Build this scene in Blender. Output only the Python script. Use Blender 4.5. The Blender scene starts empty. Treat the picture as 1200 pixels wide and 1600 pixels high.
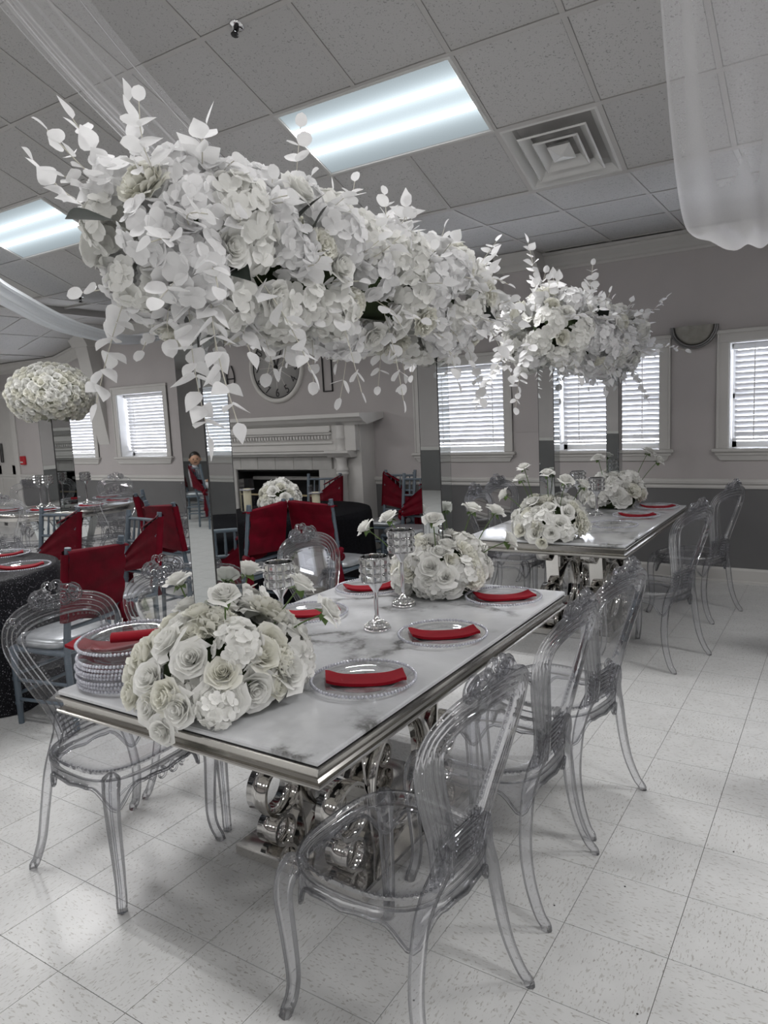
import bpy, math, random
from mathutils import Vector, Matrix, Euler

# ------------------------------------------------------------------ camera, world, exposure
SC = bpy.context.scene
COL = SC.collection
PI = math.pi
YAW, PITCH, ROLL, FPX, CAMH = -0.5751, -0.1317, -0.0468, 1131.1, 1.5768


def cam_axes():
    f = Vector((math.sin(YAW) * math.cos(PITCH), math.cos(YAW) * math.cos(PITCH), math.sin(PITCH)))
    r = Vector((math.cos(YAW), -math.sin(YAW), 0))
    u = r.cross(f)
    return (math.cos(ROLL) * r + math.sin(ROLL) * u, -math.sin(ROLL) * r + math.cos(ROLL) * u, f)


_r, _u, _f = cam_axes()
cd = bpy.data.cameras.new('camera')
cam = bpy.data.objects.new('camera', cd)
COL.objects.link(cam)
cam.matrix_world = Matrix(((_r.x, _u.x, -_f.x, 0), (_r.y, _u.y, -_f.y, 0), (_r.z, _u.z, -_f.z, CAMH), (0, 0, 0, 1)))
cd.sensor_fit = 'VERTICAL'
cd.sensor_height = 36.0
cd.lens = FPX / 1600 * 36
cd.clip_start = 0.05
SC.camera = cam

world = bpy.data.worlds.new('daylight')
SC.world = world
world.use_nodes = True
world.node_tree.nodes['Background'].inputs[0].default_value = (0.86, 0.9, 1.0, 1)
world.node_tree.nodes['Background'].inputs[1].default_value = 16.0

SC.view_settings.view_transform = 'Standard'
SC.view_settings.look = 'None'
SC.view_settings.gamma = 1
SC.view_settings.use_curve_mapping = False
SC.view_settings.exposure = 0.0
SC.cycles.use_denoising = True
SC.cycles.max_bounces = 10
SC.cycles.diffuse_bounces = 4
SC.cycles.glossy_bounces = 6
SC.cycles.transmission_bounces = 8
SC.cycles.transparent_max_bounces = 40
SC.cycles.caustics_reflective = False
SC.cycles.caustics_refractive = False
SC.cycles.sample_clamp_indirect = 3.0

LAMP_GLOW = 0.62      # radiance of the acrylic lens between the tubes
LAMP_TUBE = 118.0      # radiance of the lens in front of a tube
TUBE_Y = (-0.115, 0.075)

T = 0.3048
WALL_Y = 6.81
CEIL_Z = 3.0
CREASE_Y = 4.80
SLOPE = 0.38
TILE2 = 0.6096
ROWD = TILE2 / math.sqrt(1 + SLOPE * SLOPE)
GX0 = -1.83
END_X = -7.9

# ------------------------------------------------------------------ materials
MATS = {}


def newmat(name):
    m = bpy.data.materials.new(name)
    m.use_nodes = True
    nt = m.node_tree
    b = nt.nodes['Principled BSDF']
    MATS[name] = m
    return m, nt, b


def mixnode(nt, fac, a, b, blend='MIX'):
    n = nt.nodes.new('ShaderNodeMix')
    n.data_type = 'RGBA'
    n.blend_type = blend
    for k, v in ((0, fac), (6, a), (7, b)):
        if hasattr(v, 'is_linked'):
            nt.links.new(v, n.inputs[k])
        elif k == 0:
            n.inputs[0].default_value = v
        else:
            n.inputs[k].default_value = (*v, 1) if len(v) == 3 else v
    return n.outputs[2]


def coord(nt, kind='Object', scale=(1, 1, 1), rot=(0, 0, 0)):
    t = nt.nodes.new('ShaderNodeTexCoord')
    mp = nt.nodes.new('ShaderNodeMapping')
    mp.inputs['Scale'].default_value = scale
    mp.inputs['Rotation'].default_value = rot
    nt.links.new(t.outputs[kind], mp.inputs[0])
    return mp.outputs[0]


def noise(nt, vec, scale, detail=3, rough=0.5, dist=0.0):
    n = nt.nodes.new('ShaderNodeTexNoise')
    n.inputs['Scale'].default_value = scale
    n.inputs['Detail'].default_value = detail
    n.inputs['Roughness'].default_value = rough
    n.inputs['Distortion'].default_value = dist
    nt.links.new(vec, n.inputs['Vector'])
    return n.outputs['Fac']


def ramp(nt, fac, stops):
    n = nt.nodes.new('ShaderNodeValToRGB')
    e = n.color_ramp.elements
    while len(e) < len(stops):
        e.new(0.5)
    for i, (p, c) in enumerate(stops):
        e[i].position = p
        e[i].color = (*c, 1) if len(c) == 3 else c
    nt.links.new(fac, n.inputs[0])
    return n.outputs[0]


def bump(nt, b, h, strength, dist=0.01):
    n = nt.nodes.new('ShaderNodeBump')
    n.inputs['Strength'].default_value = strength
    n.inputs['Distance'].default_value = dist
    nt.links.new(h, n.inputs['Height'])
    nt.links.new(n.outputs[0], b.inputs['Normal'])


def paint(name, col, rough=0.6, var=0.06, scale=6.0, bmp=0.0, metal=0.0, spec=0.4):
    m, nt, b = newmat(name)
    v = coord(nt)
    f = noise(nt, v, scale, 4)
    lo = tuple(max(0, c * (1 - var)) for c in col)
    hi = tuple(min(1, c * (1 + var)) for c in col)
    nt.links.new(ramp(nt, f, [(0.3, lo), (0.7, hi)]), b.inputs['Base Color'])
    b.inputs['Roughness'].default_value = rough
    b.inputs['Metallic'].default_value = metal
    b.inputs['Specular IOR Level'].default_value = spec
    if bmp:
        bump(nt, b, noise(nt, v, scale * 20, 3), bmp, 0.003)
    return m


def make_materials():
    paint('wall_upper', (0.46, 0.435, 0.43), 0.75, 0.03, 3, 0.1)
    paint('wall_lower', (0.14, 0.14, 0.141), 0.6, 0.05, 3, 0.1)
    paint('trim_white', (0.56, 0.55, 0.53), 0.45, 0.03, 4)
    paint('mantel_white', (0.60, 0.59, 0.57), 0.45, 0.03, 4)
    paint('jamb_white', (0.8, 0.8, 0.79), 0.5, 0.02, 4)
    paint('grid_metal', (0.42, 0.41, 0.4), 0.5, 0.03, 5)
    paint('floor_joint', (0.16, 0.155, 0.145), 0.8, 0.1, 8)
    paint('diffuser_white', (0.55, 0.55, 0.54), 0.25, 0.02, 5, spec=0.6)
    paint('black_void', (0.004, 0.004, 0.004), 0.9, 0.1)
    paint('black_iron', (0.012, 0.012, 0.013), 0.45, 0.1)
    paint('brass', (0.6, 0.5, 0.3), 0.35, 0.1, metal=1)
    paint('hearth_tile', (0.40, 0.395, 0.38), 0.35, 0.06, 9)
    paint('clock_white', (0.66, 0.65, 0.62), 0.4, 0.03)
    paint('clock_face', (0.36, 0.355, 0.345), 0.5, 0.03)
    paint('frosted_glass', (0.3, 0.29, 0.26), 0.25, 0.18, 10)
    paint('sconce_metal', (0.23, 0.23, 0.23), 0.35, 0.05, metal=0.6)
    paint('alarm_red', (0.45, 0.02, 0.03), 0.4, 0.05)
    paint('door_white', (0.5, 0.49, 0.47), 0.5, 0.03)
    paint('steel_dark', (0.09, 0.09, 0.09), 0.3, 0.1, metal=0.8)
    paint('slate_resin', (0.095, 0.125, 0.155), 0.32, 0.1, 9, spec=0.6)
    paint('skin', (0.45, 0.26, 0.17), 0.5, 0.05)
    paint('hair', (0.01, 0.008, 0.006), 0.5, 0.1)
    paint('child_cloth', (0.5, 0.5, 0.52), 0.8, 0.05)
    paint('stem_green', (0.10, 0.16, 0.05), 0.6, 0.15)
    paint('stem_pale', (0.6, 0.58, 0.5), 0.6, 0.05)
    paint('leaf_green', (0.10, 0.17, 0.045), 0.5, 0.25)
    paint('leaf_dark', (0.010, 0.016, 0.011), 0.5, 0.2)
    paint('candle_wax', (0.72, 0.68, 0.5), 0.6, 0.03)
    paint('core_green', (0.05, 0.075, 0.03), 0.9, 0.3)
    paint('core_pale', (0.45, 0.46, 0.36), 0.9, 0.2)
    paint('speck_dark', (0.02, 0.02, 0.02), 0.6)

    # chair cushion: silver vinyl
    m, nt, b = newmat('silver_vinyl')
    v = coord(nt)
    nt.links.new(ramp(nt, noise(nt, v, 18, 3), [(0.3, (0.36, 0.38, 0.40)), (0.7, (0.48, 0.5, 0.52))]), b.inputs['Base Color'])
    b.inputs['Metallic'].default_value = 0.55
    b.inputs['Roughness'].default_value = 0.33
    bump(nt, b, noise(nt, v, 90, 2), 0.1, 0.002)

    # red satin
    for nm, c0, c1, sh in (('red_sash', (0.075, 0.0005, 0.0055), (0.115, 0.0008, 0.009), 0.02), ('red_napkin', (0.21, 0.003, 0.010), (0.26, 0.005, 0.014), 0.02)):
        m, nt, b = newmat(nm)
        v = coord(nt)
        nt.links.new(ramp(nt, noise(nt, v, 14, 3), [(0.3, c0), (0.7, c1)]), b.inputs['Base Color'])
        b.inputs['Roughness'].default_value = 0.62
        b.inputs['Sheen Weight'].default_value = sh
        b.inputs['Sheen Tint'].default_value = (1, 0.2, 0.3, 1)
        b.inputs['Specular IOR Level'].default_value = 0.12
        bump(nt, b, noise(nt, coord(nt, scale=(30, 30, 4)), 6, 2), 0.12, 0.004)

    # polished steel
    for nm, c, r in (('polished_steel', (0.66, 0.645, 0.62), 0.07), ('brushed_steel', (0.5, 0.485, 0.455), 0.16), ('chrome', (0.78, 0.78, 0.79), 0.05)):
        m, nt, b = newmat(nm)
        v = coord(nt)
        f = noise(nt, v, 12, 3)
        nt.links.new(ramp(nt, f, [(0.3, tuple(x * 0.93 for x in c)), (0.7, c)]), b.inputs['Base Color'])
        b.inputs['Metallic'].default_value = 1
        b.inputs['Roughness'].default_value = r
    # mirror
    m, nt, b = newmat('mirror')
    v = coord(nt)
    nt.links.new(ramp(nt, noise(nt, v, 5, 3), [(0.3, (0.62, 0.65, 0.65)), (0.7, (0.68, 0.70, 0.70))]), b.inputs['Base Color'])
    b.inputs['Metallic'].default_value = 1
    b.inputs['Roughness'].default_value = 0.015
    bump(nt, b, noise(nt, v, 3.0, 1), 0.03, 0.01)

    # marble printed under glass
    m, nt, b = newmat('marble')
    v = coord(nt)
    warp = nt.nodes.new('ShaderNodeVectorMath')
    warp.operation = 'ADD'
    nn = nt.nodes.new('ShaderNodeTexNoise')
    nn.inputs['Scale'].default_value = 3.2
    nn.inputs['Detail'].default_value = 7
    nn.inputs['Roughness'].default_value = 0.62
    nt.links.new(v, nn.inputs['Vector'])
    sc_ = nt.nodes.new('ShaderNodeVectorMath')
    sc_.operation = 'SCALE'
    sc_.inputs['Scale'].default_value = 0.55
    nt.links.new(nn.outputs['Color'], sc_.inputs[0])
    nt.links.new(v, warp.inputs[0])
    nt.links.new(sc_.outputs[0], warp.inputs[1])
    vo = nt.nodes.new('ShaderNodeTexVoronoi')
    vo.feature = 'DISTANCE_TO_EDGE'
    vo.inputs['Scale'].default_value = 1.75
    nt.links.new(warp.outputs[0], vo.inputs['Vector'])
    vein = ramp(nt, vo.outputs['Distance'], [(0.0, (1, 1, 1)), (0.014, (0.8, 0.8, 0.8)), (0.06, (0.2, 0.2, 0.2)), (0.17, (0, 0, 0))])
    msk = ramp(nt, noise(nt, v, 2.6, 3), [(0.42, (0, 0, 0)), (0.57, (1, 1, 1))])
    cl = ramp(nt, noise(nt, v, 1.8, 5, 0.6, 0.6), [(0.32, (0.50, 0.51, 0.525)), (0.6, (0.64, 0.65, 0.665))])
    f = mixnode(nt, 1.0, vein, msk, 'MULTIPLY')
    nt.links.new(mixnode(nt, f, cl, (0.13, 0.13, 0.125)), b.inputs['Base Color'])
    b.inputs['Roughness'].default_value = 0.07
    b.inputs['Specular IOR Level'].default_value = 0.5

    # vinyl composition floor tile: pale grey with directional flecks
    for nm, objc in (('floor_tile', True), ('floor_tile_far', False)):
        m, nt, b = newmat(nm)
        kind = 'Object'
        tc = nt.nodes.new('ShaderNodeTexCoord')
        vec = tc.outputs[kind]
        if objc:
            oi = nt.nodes.new('ShaderNodeObjectInfo')
            ad = nt.nodes.new('ShaderNodeVectorMath')
            ad.operation = 'MULTIPLY_ADD'
            cb = nt.nodes.new('ShaderNodeCombineXYZ')
            for k in range(2):
                nt.links.new(oi.outputs['Random'], cb.inputs[k])
            nt.links.new(cb.outputs[0], ad.inputs[0])
            ad.inputs[1].default_value = (37, 91, 0)
            nt.links.new(vec, ad.inputs[2])
            vec = ad.outputs[0]
        mp = nt.nodes.new('ShaderNodeMapping')
        mp.inputs['Scale'].default_value = (34, 100, 1)
        nt.links.new(vec, mp.inputs[0])
        fl = ramp(nt, noise(nt, mp.outputs[0], 1.0, 2, 0.55, 0.4), [(0.60, (0, 0, 0)), (0.68, (1, 1, 1))])
        mp2 = nt.nodes.new('ShaderNodeMapping')
        mp2.inputs['Scale'].default_value = (60, 150, 1)
        mp2.inputs['Location'].default_value = (5, 9, 0)
        nt.links.new(vec, mp2.inputs[0])
        fl2 = ramp(nt, noise(nt, mp2.outputs[0], 1.0, 1, 0.5, 0.3), [(0.63, (0, 0, 0)), (0.71, (1, 1, 1))])
        base = ramp(nt, noise(nt, vec, 9, 4), [(0.3, (0.615, 0.62, 0.612)), (0.7, (0.675, 0.68, 0.672))])
        c = mixnode(nt, fl, base, (0.49, 0.485, 0.465))
        c = mixnode(nt, fl2, c, (0.40, 0.39, 0.37))
        nt.links.new(c, b.inputs['Base Color'])
        b.inputs['Roughness'].default_value = 0.3
        b.inputs['Specular IOR Level'].default_value = 0.42
        bump(nt, b, noise(nt, vec, 14, 2), 0.05, 0.004)

    # acoustic ceiling tile
    m, nt, b = newmat('ceiling_tile')
    v = coord(nt, 'Object')
    oi = nt.nodes.new('ShaderNodeObjectInfo')
    h = noise(nt, v, 95, 2, 0.6)
    h2 = noise(nt, v, 230, 2, 0.6)
    pit = ramp(nt, h, [(0.33, (1, 1, 1)), (0.39, (0, 0, 0))])
    pit2 = ramp(nt, h2, [(0.30, (1, 1, 1)), (0.37, (0, 0, 0))])
    cc = ramp(nt, oi.outputs['Random'], [(0.0, (0.42, 0.415, 0.41)), (1.0, (0.47, 0.465, 0.46))])
    c = mixnode(nt, pit, cc, (0.27, 0.265, 0.26))
    c = mixnode(nt, pit2, c, (0.34, 0.335, 0.33))
    nt.links.new(c, b.inputs['Base Color'])
    b.inputs['Roughness'].default_value = 0.9
    bump(nt, b, h2, 0.3, 0.004)

    # sheer voile
    for nm, opac, colr in (('voile', 0.2, (0.9, 0.9, 0.92)), ('satin_drape', 0.95, (0.91, 0.94, 0.97))):
        m, nt, b = newmat(nm)
        nt.nodes.remove(b)
        out = nt.nodes['Material Output']
        d = nt.nodes.new('ShaderNodeBsdfDiffuse')
        t = nt.nodes.new('ShaderNodeBsdfTranslucent')
        tr = nt.nodes.new('ShaderNodeBsdfTransparent')
        v = coord(nt)
        w = ramp(nt, noise(nt, v, 160, 2), [(0.2, tuple(x * 0.93 for x in colr)), (0.8, colr)])
        nt.links.new(w, d.inputs[0])
        nt.links.new(w, t.inputs[0])
        mx = nt.nodes.new('ShaderNodeMixShader')
        mx.inputs[0].default_value = 0.5
        nt.links.new(d.outputs[0], mx.inputs[1])
        nt.links.new(t.outputs[0], mx.inputs[2])
        my = nt.nodes.new('ShaderNodeMixShader')
        lw = nt.nodes.new('ShaderNodeLayerWeight')
        lw.inputs[0].default_value = 0.35
        mr = nt.nodes.new('ShaderNodeMapRange')
        mr.inputs['To Min'].default_value = opac
        mr.inputs['To Max'].default_value = min(1.0, opac + 0.42)
        nt.links.new(lw.outputs['Facing'], mr.inputs['Value'])
        nt.links.new(mr.outputs[0], my.inputs[0])
        nt.links.new(tr.outputs[0], my.inputs[1])
        nt.links.new(mx.outputs[0], my.inputs[2])
        nt.links.new(my.outputs[0], out.inputs[0])

    # petals, leaves, blinds: diffuse with some light passing through
    def petal(nm, c0, c1, trans, rough_spec=0.0, sc=30):
        m, nt, b = newmat(nm)
        out = nt.nodes['Material Output']
        v = coord(nt)
        c = ramp(nt, noise(nt, v, sc, 3), [(0.3, c0), (0.7, c1)])
        nt.links.new(c, b.inputs['Base Color'])
        b.inputs['Roughness'].default_value = 0.65
        b.inputs['Specular IOR Level'].default_value = 0.25
        t = nt.nodes.new('ShaderNodeBsdfTranslucent')
        nt.links.new(c, t.inputs[0])
        mx = nt.nodes.new('ShaderNodeMixShader')
        mx.inputs[0].default_value = trans
        nt.links.new(b.outputs[0], mx.inputs[1])
        nt.links.new(t.outputs[0], mx.inputs[2])
        nt.links.new(mx.outputs[0], out.inputs[0])
    petal('petal_white', (0.88, 0.88, 0.845), (0.93, 0.93, 0.905), 0.25)
    petal('petal_cream', (0.865, 0.86, 0.775), (0.91, 0.905, 0.85), 0.25)
    petal('leaf_white', (0.88, 0.88, 0.88), (0.93, 0.93, 0.93), 0.30)
    petal('blind_white', (0.84, 0.84, 0.85), (0.88, 0.88, 0.89), 0.16)

    # clear polycarbonate: a thin clear shell, reflecting by Fresnel, greyer where seen edge-on
    for nm, tint, edge, ior, rough, haze, fmax in (('clear_plastic', (0.972, 0.974, 0.984), (0.42, 0.43, 0.49), 1.5, 0.03, 0.03, 0.8), ('clear_glass', (0.992, 0.993, 0.995), (0.93, 0.935, 0.945), 1.3, 0.02, 0.01, 0.45), ('crystal', (0.70, 0.71, 0.71), (0.3, 0.3, 0.31), 1.7, 0.02, 0.02, 1.0)):
        m, nt, b = newmat(nm)
        nt.nodes.remove(b)
        out = nt.nodes['Material Output']
        lw = nt.nodes.new('ShaderNodeLayerWeight')
        lw.inputs[0].default_value = 0.4
        v = coord(nt)
        t1 = ramp(nt, noise(nt, v, 7, 2), [(0.3, tuple(x * 0.985 for x in tint)), (0.7, tint)])
        pw = nt.nodes.new('ShaderNodeMath')
        pw.operation = 'POWER'
        pw.inputs[1].default_value = 3.4
        nt.links.new(lw.outputs['Facing'], pw.inputs[0])
        c = mixnode(nt, pw.outputs[0], t1, edge)
        tr = nt.nodes.new('ShaderNodeBsdfTransparent')
        nt.links.new(c, tr.inputs[0])
        df = nt.nodes.new('ShaderNodeBsdfDiffuse')
        df.inputs[0].default_value = (0.8, 0.81, 0.86, 1)
        mh = nt.nodes.new('ShaderNodeMixShader')
        mh.inputs[0].default_value = haze
        nt.links.new(tr.outputs[0], mh.inputs[1])
        nt.links.new(df.outputs[0], mh.inputs[2])
        gl = nt.nodes.new('ShaderNodeBsdfGlossy')
        gl.inputs['Roughness'].default_value = rough
        fr = nt.nodes.new('ShaderNodeFresnel')
        fr.inputs[0].default_value = ior
        fm = nt.nodes.new('ShaderNodeMath')
        fm.operation = 'MULTIPLY'
        fm.inputs[1].default_value = fmax
        nt.links.new(fr.outputs[0], fm.inputs[0])
        mx = nt.nodes.new('ShaderNodeMixShader')
        nt.links.new(fm.outputs[0], mx.inputs[0])
        nt.links.new(mh.outputs[0], mx.inputs[1])
        nt.links.new(gl.outputs[0], mx.inputs[2])
        nt.links.new(mx.outputs[0], out.inputs[0])

    # black sequins; their sparkle is painted into the colour as a few pale cells
    m, nt, b = newmat('black_sequin')
    v = coord(nt)
    vo = nt.nodes.new('ShaderNodeTexVoronoi')
    vo.inputs['Scale'].default_value = 330
    nt.links.new(v, vo.inputs['Vector'])
    sep = nt.nodes.new('ShaderNodeSeparateColor')
    nt.links.new(vo.outputs['Color'], sep.inputs[0])
    c = ramp(nt, sep.outputs[0], [(0.0, (0.003, 0.003, 0.004)), (0.9, (0.012, 0.012, 0.016)), (0.965, (0.06, 0.06, 0.07)), (1.0, (0.45, 0.46, 0.5))])
    nt.links.new(c, b.inputs['Base Color'])
    b.inputs['Roughness'].default_value = 0.55
    b.inputs['Specular IOR Level'].default_value = 0.15
    bump(nt, b, sep.outputs[1], 0.6, 0.004)
    m, nt, b = newmat('black_velvet')
    v = coord(nt)
    nt.links.new(ramp(nt, noise(nt, v, 60, 4), [(0.3, (0.003, 0.003, 0.004)), (0.7, (0.008, 0.008, 0.010))]), b.inputs['Base Color'])
    b.inputs['Specular IOR Level'].default_value = 0.06
    b.inputs['Roughness'].default_value = 0.8

    # fluorescent lens: prismatic acrylic in front of two tubes (local x runs along the tubes)
    m, nt, b = newmat('lamp_lens')
    nt.nodes.remove(b)
    out = nt.nodes['Material Output']
    tc = nt.nodes.new('ShaderNodeTexCoord')
    sx = nt.nodes.new('ShaderNodeSeparateXYZ')
    nt.links.new(tc.outputs['Object'], sx.inputs[0])

    def math_(op, a, bb=None, clamp=False):
        n = nt.nodes.new('ShaderNodeMath')
        n.operation = op
        n.use_clamp = clamp
        for k, q in enumerate((a, bb)):
            if q is None:
                continue
            if hasattr(q, 'is_linked'):
                nt.links.new(q, n.inputs[k])
            else:
                n.inputs[k].default_value = q
        return n.outputs[0]
    tot = None
    for yc in TUBE_Y:
        d = math_('SUBTRACT', sx.outputs['Y'], yc)
        d = math_('DIVIDE', d, 0.06)
        d = math_('MULTIPLY', d, d)
        g = math_('DIVIDE', 1.0, math_('ADD', d, 1.0))
        tot = g if tot is None else math_('ADD', tot, g)
    pr = noise(nt, coord(nt, 'Object', (1, 1, 1)), 150, 1)
    st = math_('ADD', math_('MULTIPLY', tot, LAMP_GLOW * 1.5), LAMP_GLOW * 0.55)
    st = math_('MULTIPLY', st, math_('ADD', math_('MULTIPLY', pr, 0.12), 0.94))
    em = nt.nodes.new('ShaderNodeEmission')
    em.inputs[0].default_value = (0.80, 0.93, 1.0, 1)
    nt.links.new(st, em.inputs[1])
    nt.links.new(em.outputs[0], out.inputs[0])
    m, nt, b = newmat('lamp_tube')
    nt.nodes.remove(b)
    em = nt.nodes.new('ShaderNodeEmission')
    em.inputs[0].default_value = (1.0, 0.985, 0.985, 1)
    em.inputs[1].default_value = LAMP_TUBE
    nt.links.new(em.outputs[0], nt.nodes['Material Output'].inputs[0])


make_materials()


# ------------------------------------------------------------------ mesh helpers
class MB:
    def __init__(self):
        self.v, self.f, self.s = [], [], []

    def add(self, vs, fs, smooth=True, mat=None):
        o = len(self.v)
        if mat is not None:
            vs = [mat @ Vector(p) for p in vs]
        self.v += [tuple(p) for p in vs]
        self.f += [tuple(i + o for i in f) for f in fs]
        self.s += [smooth] * len(fs)

    def box(self, x0, x1, y0, y1, z0, z1, bev=0.0, mat=None):
        if bev <= 0:
            vs = [(x, y, z) for z in (z0, z1) for y in (y0, y1) for x in (x0, x1)]
            self.add(vs, [(0, 2, 3, 1), (4, 5, 7, 6), (0, 1, 5, 4), (2, 6, 7, 3), (0, 4, 6, 2), (1, 3, 7, 5)], False, mat)
            return
        b = min(bev, (x1 - x0) * 0.45, (y1 - y0) * 0.45, (z1 - z0) * 0.45)
        vs = []
        for z, i in ((z0, b), (z0 + b, 0), (z1 - b, 0), (z1, b)):
            vs += [(x0 + i, y0 + i + (b if not i else 0), z), (x0 + i + (b if not i else 0), y0 + i, z),
                   (x1 - i - (b if not i else 0), y0 + i, z), (x1 - i, y0 + i + (b if not i else 0), z),
                   (x1 - i, y1 - i - (b if not i else 0), z), (x1 - i - (b if not i else 0), y1 - i, z),
                   (x0 + i + (b if not i else 0), y1 - i, z), (x0 + i, y1 - i - (b if not i else 0), z)]
        fs = [tuple(range(7, -1, -1)), tuple(range(24, 32))]
        for k in range(3):
            for j in range(8):
                a, c = k * 8 + j, k * 8 + (j + 1) % 8
                fs.append((a, c, c + 8, a + 8))
        self.add(vs, fs, False, mat)

    def tube(self, pts, rad, n=8, cap=True, closed=False, sx=1.0, up=None, mat=None, phase=0.0):
        pts = [Vector(p) for p in pts]
        N = len(pts)
        if not isinstance(rad, (list, tuple)):
            rad = [rad] * N
        vs, fs = [], []
        ref = None
        for i, p in enumerate(pts):
            a = pts[(i - 1) % N] if (closed or i > 0) else p
            b = pts[(i + 1) % N] if (closed or i < N - 1) else p
            t = (b - a).normalized() if (b - a).length > 1e-9 else Vector((0, 0, 1))
            if ref is None:
                ref = Vector(up) if up else (Vector((0, 0, 1)) if abs(t.z) < 0.9 else Vector((1, 0, 0)))
            x = ref - t * ref.dot(t)
            if x.length < 1e-6:
                x = Vector((1, 0, 0)) - t * t.x
            x.normalize()
            y = t.cross(x)
            ref = x
            for k in range(n):
                an = 2 * PI * k / n + phase
                vs.append(p + x * (math.cos(an) * rad[i] * sx) + y * (math.sin(an) * rad[i]))
        M = N if closed else N - 1
        for i in range(M):
            for k in range(n):
                a, b = i * n + k, i * n + (k + 1) % n
                c, d = ((i + 1) % N) * n + (k + 1) % n, ((i + 1) % N) * n + k
                fs.append((a, b, c, d))
        self.add(vs, fs, True, mat)
        if cap and not closed:
            self.add(vs[:n], [tuple(range(n - 1, -1, -1))], False, mat)
            self.add(vs[-n:], [tuple(range(n))], False, mat)

    def lathe(self, prof, n=24, mat=None, smooth=True, wob=None):
        vs, fs = [], []
        for i, (r, z) in enumerate(prof):
            for k in range(n):
                a = 2 * PI * k / n
                rr = r * (wob(a, i) if wob else 1.0)
                vs.append((rr * math.cos(a), rr * math.sin(a), z))
        for i in range(len(prof) - 1):
            for k in range(n):
                fs.append((i * n + k, i * n + (k + 1) % n, (i + 1) * n + (k + 1) % n, (i + 1) * n + k))
        self.add(vs, fs, smooth, mat)

    def ball(self, c, r, n=6, m=4, sz=1.0, mat=None):
        vs, fs = [(c[0], c[1], c[2] - r * sz)], []
        for i in range(1, m):
            t = -PI / 2 + PI * i / m
            for k in range(n):
                a = 2 * PI * k / n
                vs.append((c[0] + r * math.cos(t) * math.cos(a), c[1] + r * math.cos(t) * math.sin(a), c[2] + r * sz * math.sin(t)))
        vs.append((c[0], c[1], c[2] + r * sz))
        top = len(vs) - 1
        for k in range(n):
            fs.append((0, 1 + (k + 1) % n, 1 + k))
            fs.append((top, top - n + k, top - n + (k + 1) % n))
        for i in range(m - 2):
            for k in range(n):
                a, b = 1 + i * n + k, 1 + i * n + (k + 1) % n
                fs.append((a, b, b + n, a + n))
        self.add(vs, fs, True, mat)

    def grid(self, fn, nu, nv, mat=None, wrap=False):
        vs = [fn(i / nu, j / nv) for j in range(nv + 1) for i in range(nu + 1)]
        fs = [(j * (nu + 1) + i, j * (nu + 1) + i + 1, (j + 1) * (nu + 1) + i + 1, (j + 1) * (nu + 1) + i) for j in range(nv) for i in range(nu)]
        self.add(vs, fs, True, mat)

    def prism(self, poly, axis, a0, a1, smooth=False, mat=None):
        n = len(poly)

        def P(u, v, a):
            return {'x': (a, u, v), 'y': (u, a, v), 'z': (u, v, a)}[axis]
        vs = [P(u, v, a0) for u, v in poly] + [P(u, v, a1) for u, v in poly]
        fs = [tuple(range(n - 1, -1, -1)), tuple(range(n, 2 * n))]
        self.add(vs, fs, False, mat)
        self.add(vs, [(k, (k + 1) % n, n + (k + 1) % n, n + k) for k in range(n)], smooth, mat)

    def mesh(self, name, mat):
        me = bpy.data.meshes.new(name)
        me.from_pydata(self.v, [], self.f)
        me.polygons.foreach_set('use_smooth', self.s)
        me.materials.append(MATS[mat])
        me.update()
        return me


def link(name, data, parent=None, mw=None):
    o = bpy.data.objects.new(name, data)
    COL.objects.link(o)
    if parent is not None:
        o.parent = parent
    if mw is not None:
        o.matrix_local = mw
    return o


def tag(o, label=None, cat=None, group=None, kind=None):
    if label:
        o['label'] = label
    if cat:
        o['category'] = cat
    if group:
        o['group'] = group
    if kind:
        o['kind'] = kind
    return o


def thing(name, label, cat, loc=(0, 0, 0), rz=0, group=None):
    o = link(name, None)
    o.empty_display_size = 0.05
    o.location = loc
    o.rotation_euler = (0, 0, rz)
    return tag(o, label, cat, group)


def struct(name, mb, mat):
    o = link(name, mb.mesh(name, mat))
    return tag(o, kind='structure')


def part(name, mb, mat, parent, label=None):
    o = link(name, mb.mesh(name, mat), parent)
    if label:
        o['label'] = label
    return o


class Kit:
    """meshes of one kind of thing: list of (name, mesh, parent index, local matrix)"""
    def __init__(self):
        self.p = []

    def add(self, name, mb, mat, par=None, mw=None):
        me = mb.mesh(name, mat) if isinstance(mb, MB) else mb
        self.p.append((name, me, par, mw))
        return len(self.p) - 1

    def place(self, name, label, cat, loc, rz=0, group=None, scale=1.0):
        root = thing(name, label, cat, loc, rz, group)
        if scale != 1.0:
            root.scale = (scale,) * 3
        obs = []
        for nm, me, par, mw in self.p:
            obs.append(link(nm, me, root if par is None else obs[par], mw))
            if nm in ('beading', 'beaded_rim', 'foot_jewels'):
                obs[-1]['kind'] = 'stuff'
        return root


def T3(x, y, z):
    return Matrix.Translation((x, y, z))


def catmull(pts, per=6):
    pts = [Vector(p) for p in pts]
    out = []
    for i in range(len(pts) - 1):
        p0, p1, p2, p3 = pts[max(0, i - 1)], pts[i], pts[i + 1], pts[min(len(pts) - 1, i + 2)]
        for k in range(per):
            t = k / per
            out.append(0.5 * ((2 * p1) + (p2 - p0) * t + (2 * p0 - 5 * p1 + 4 * p2 - p3) * t * t + (3 * p1 - p0 - 3 * p2 + p3) * t ** 3))
    out.append(pts[-1])
    return out


# ------------------------------------------------------------------ the room
XL, XR, YB = -13.2, 6.0, -7.6
RIDGE_Y = -0.4
WIN_Z0, WIN_Z1 = 1.165, 2.055
WINS = [(-10.47, -9.50), (-8.90, -7.92), (-3.87, -2.93), (-2.39, -1.44), (-0.88, 0.07), (0.47, 1.42), (2.05, 3.0), (3.6, 4.55)]


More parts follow.
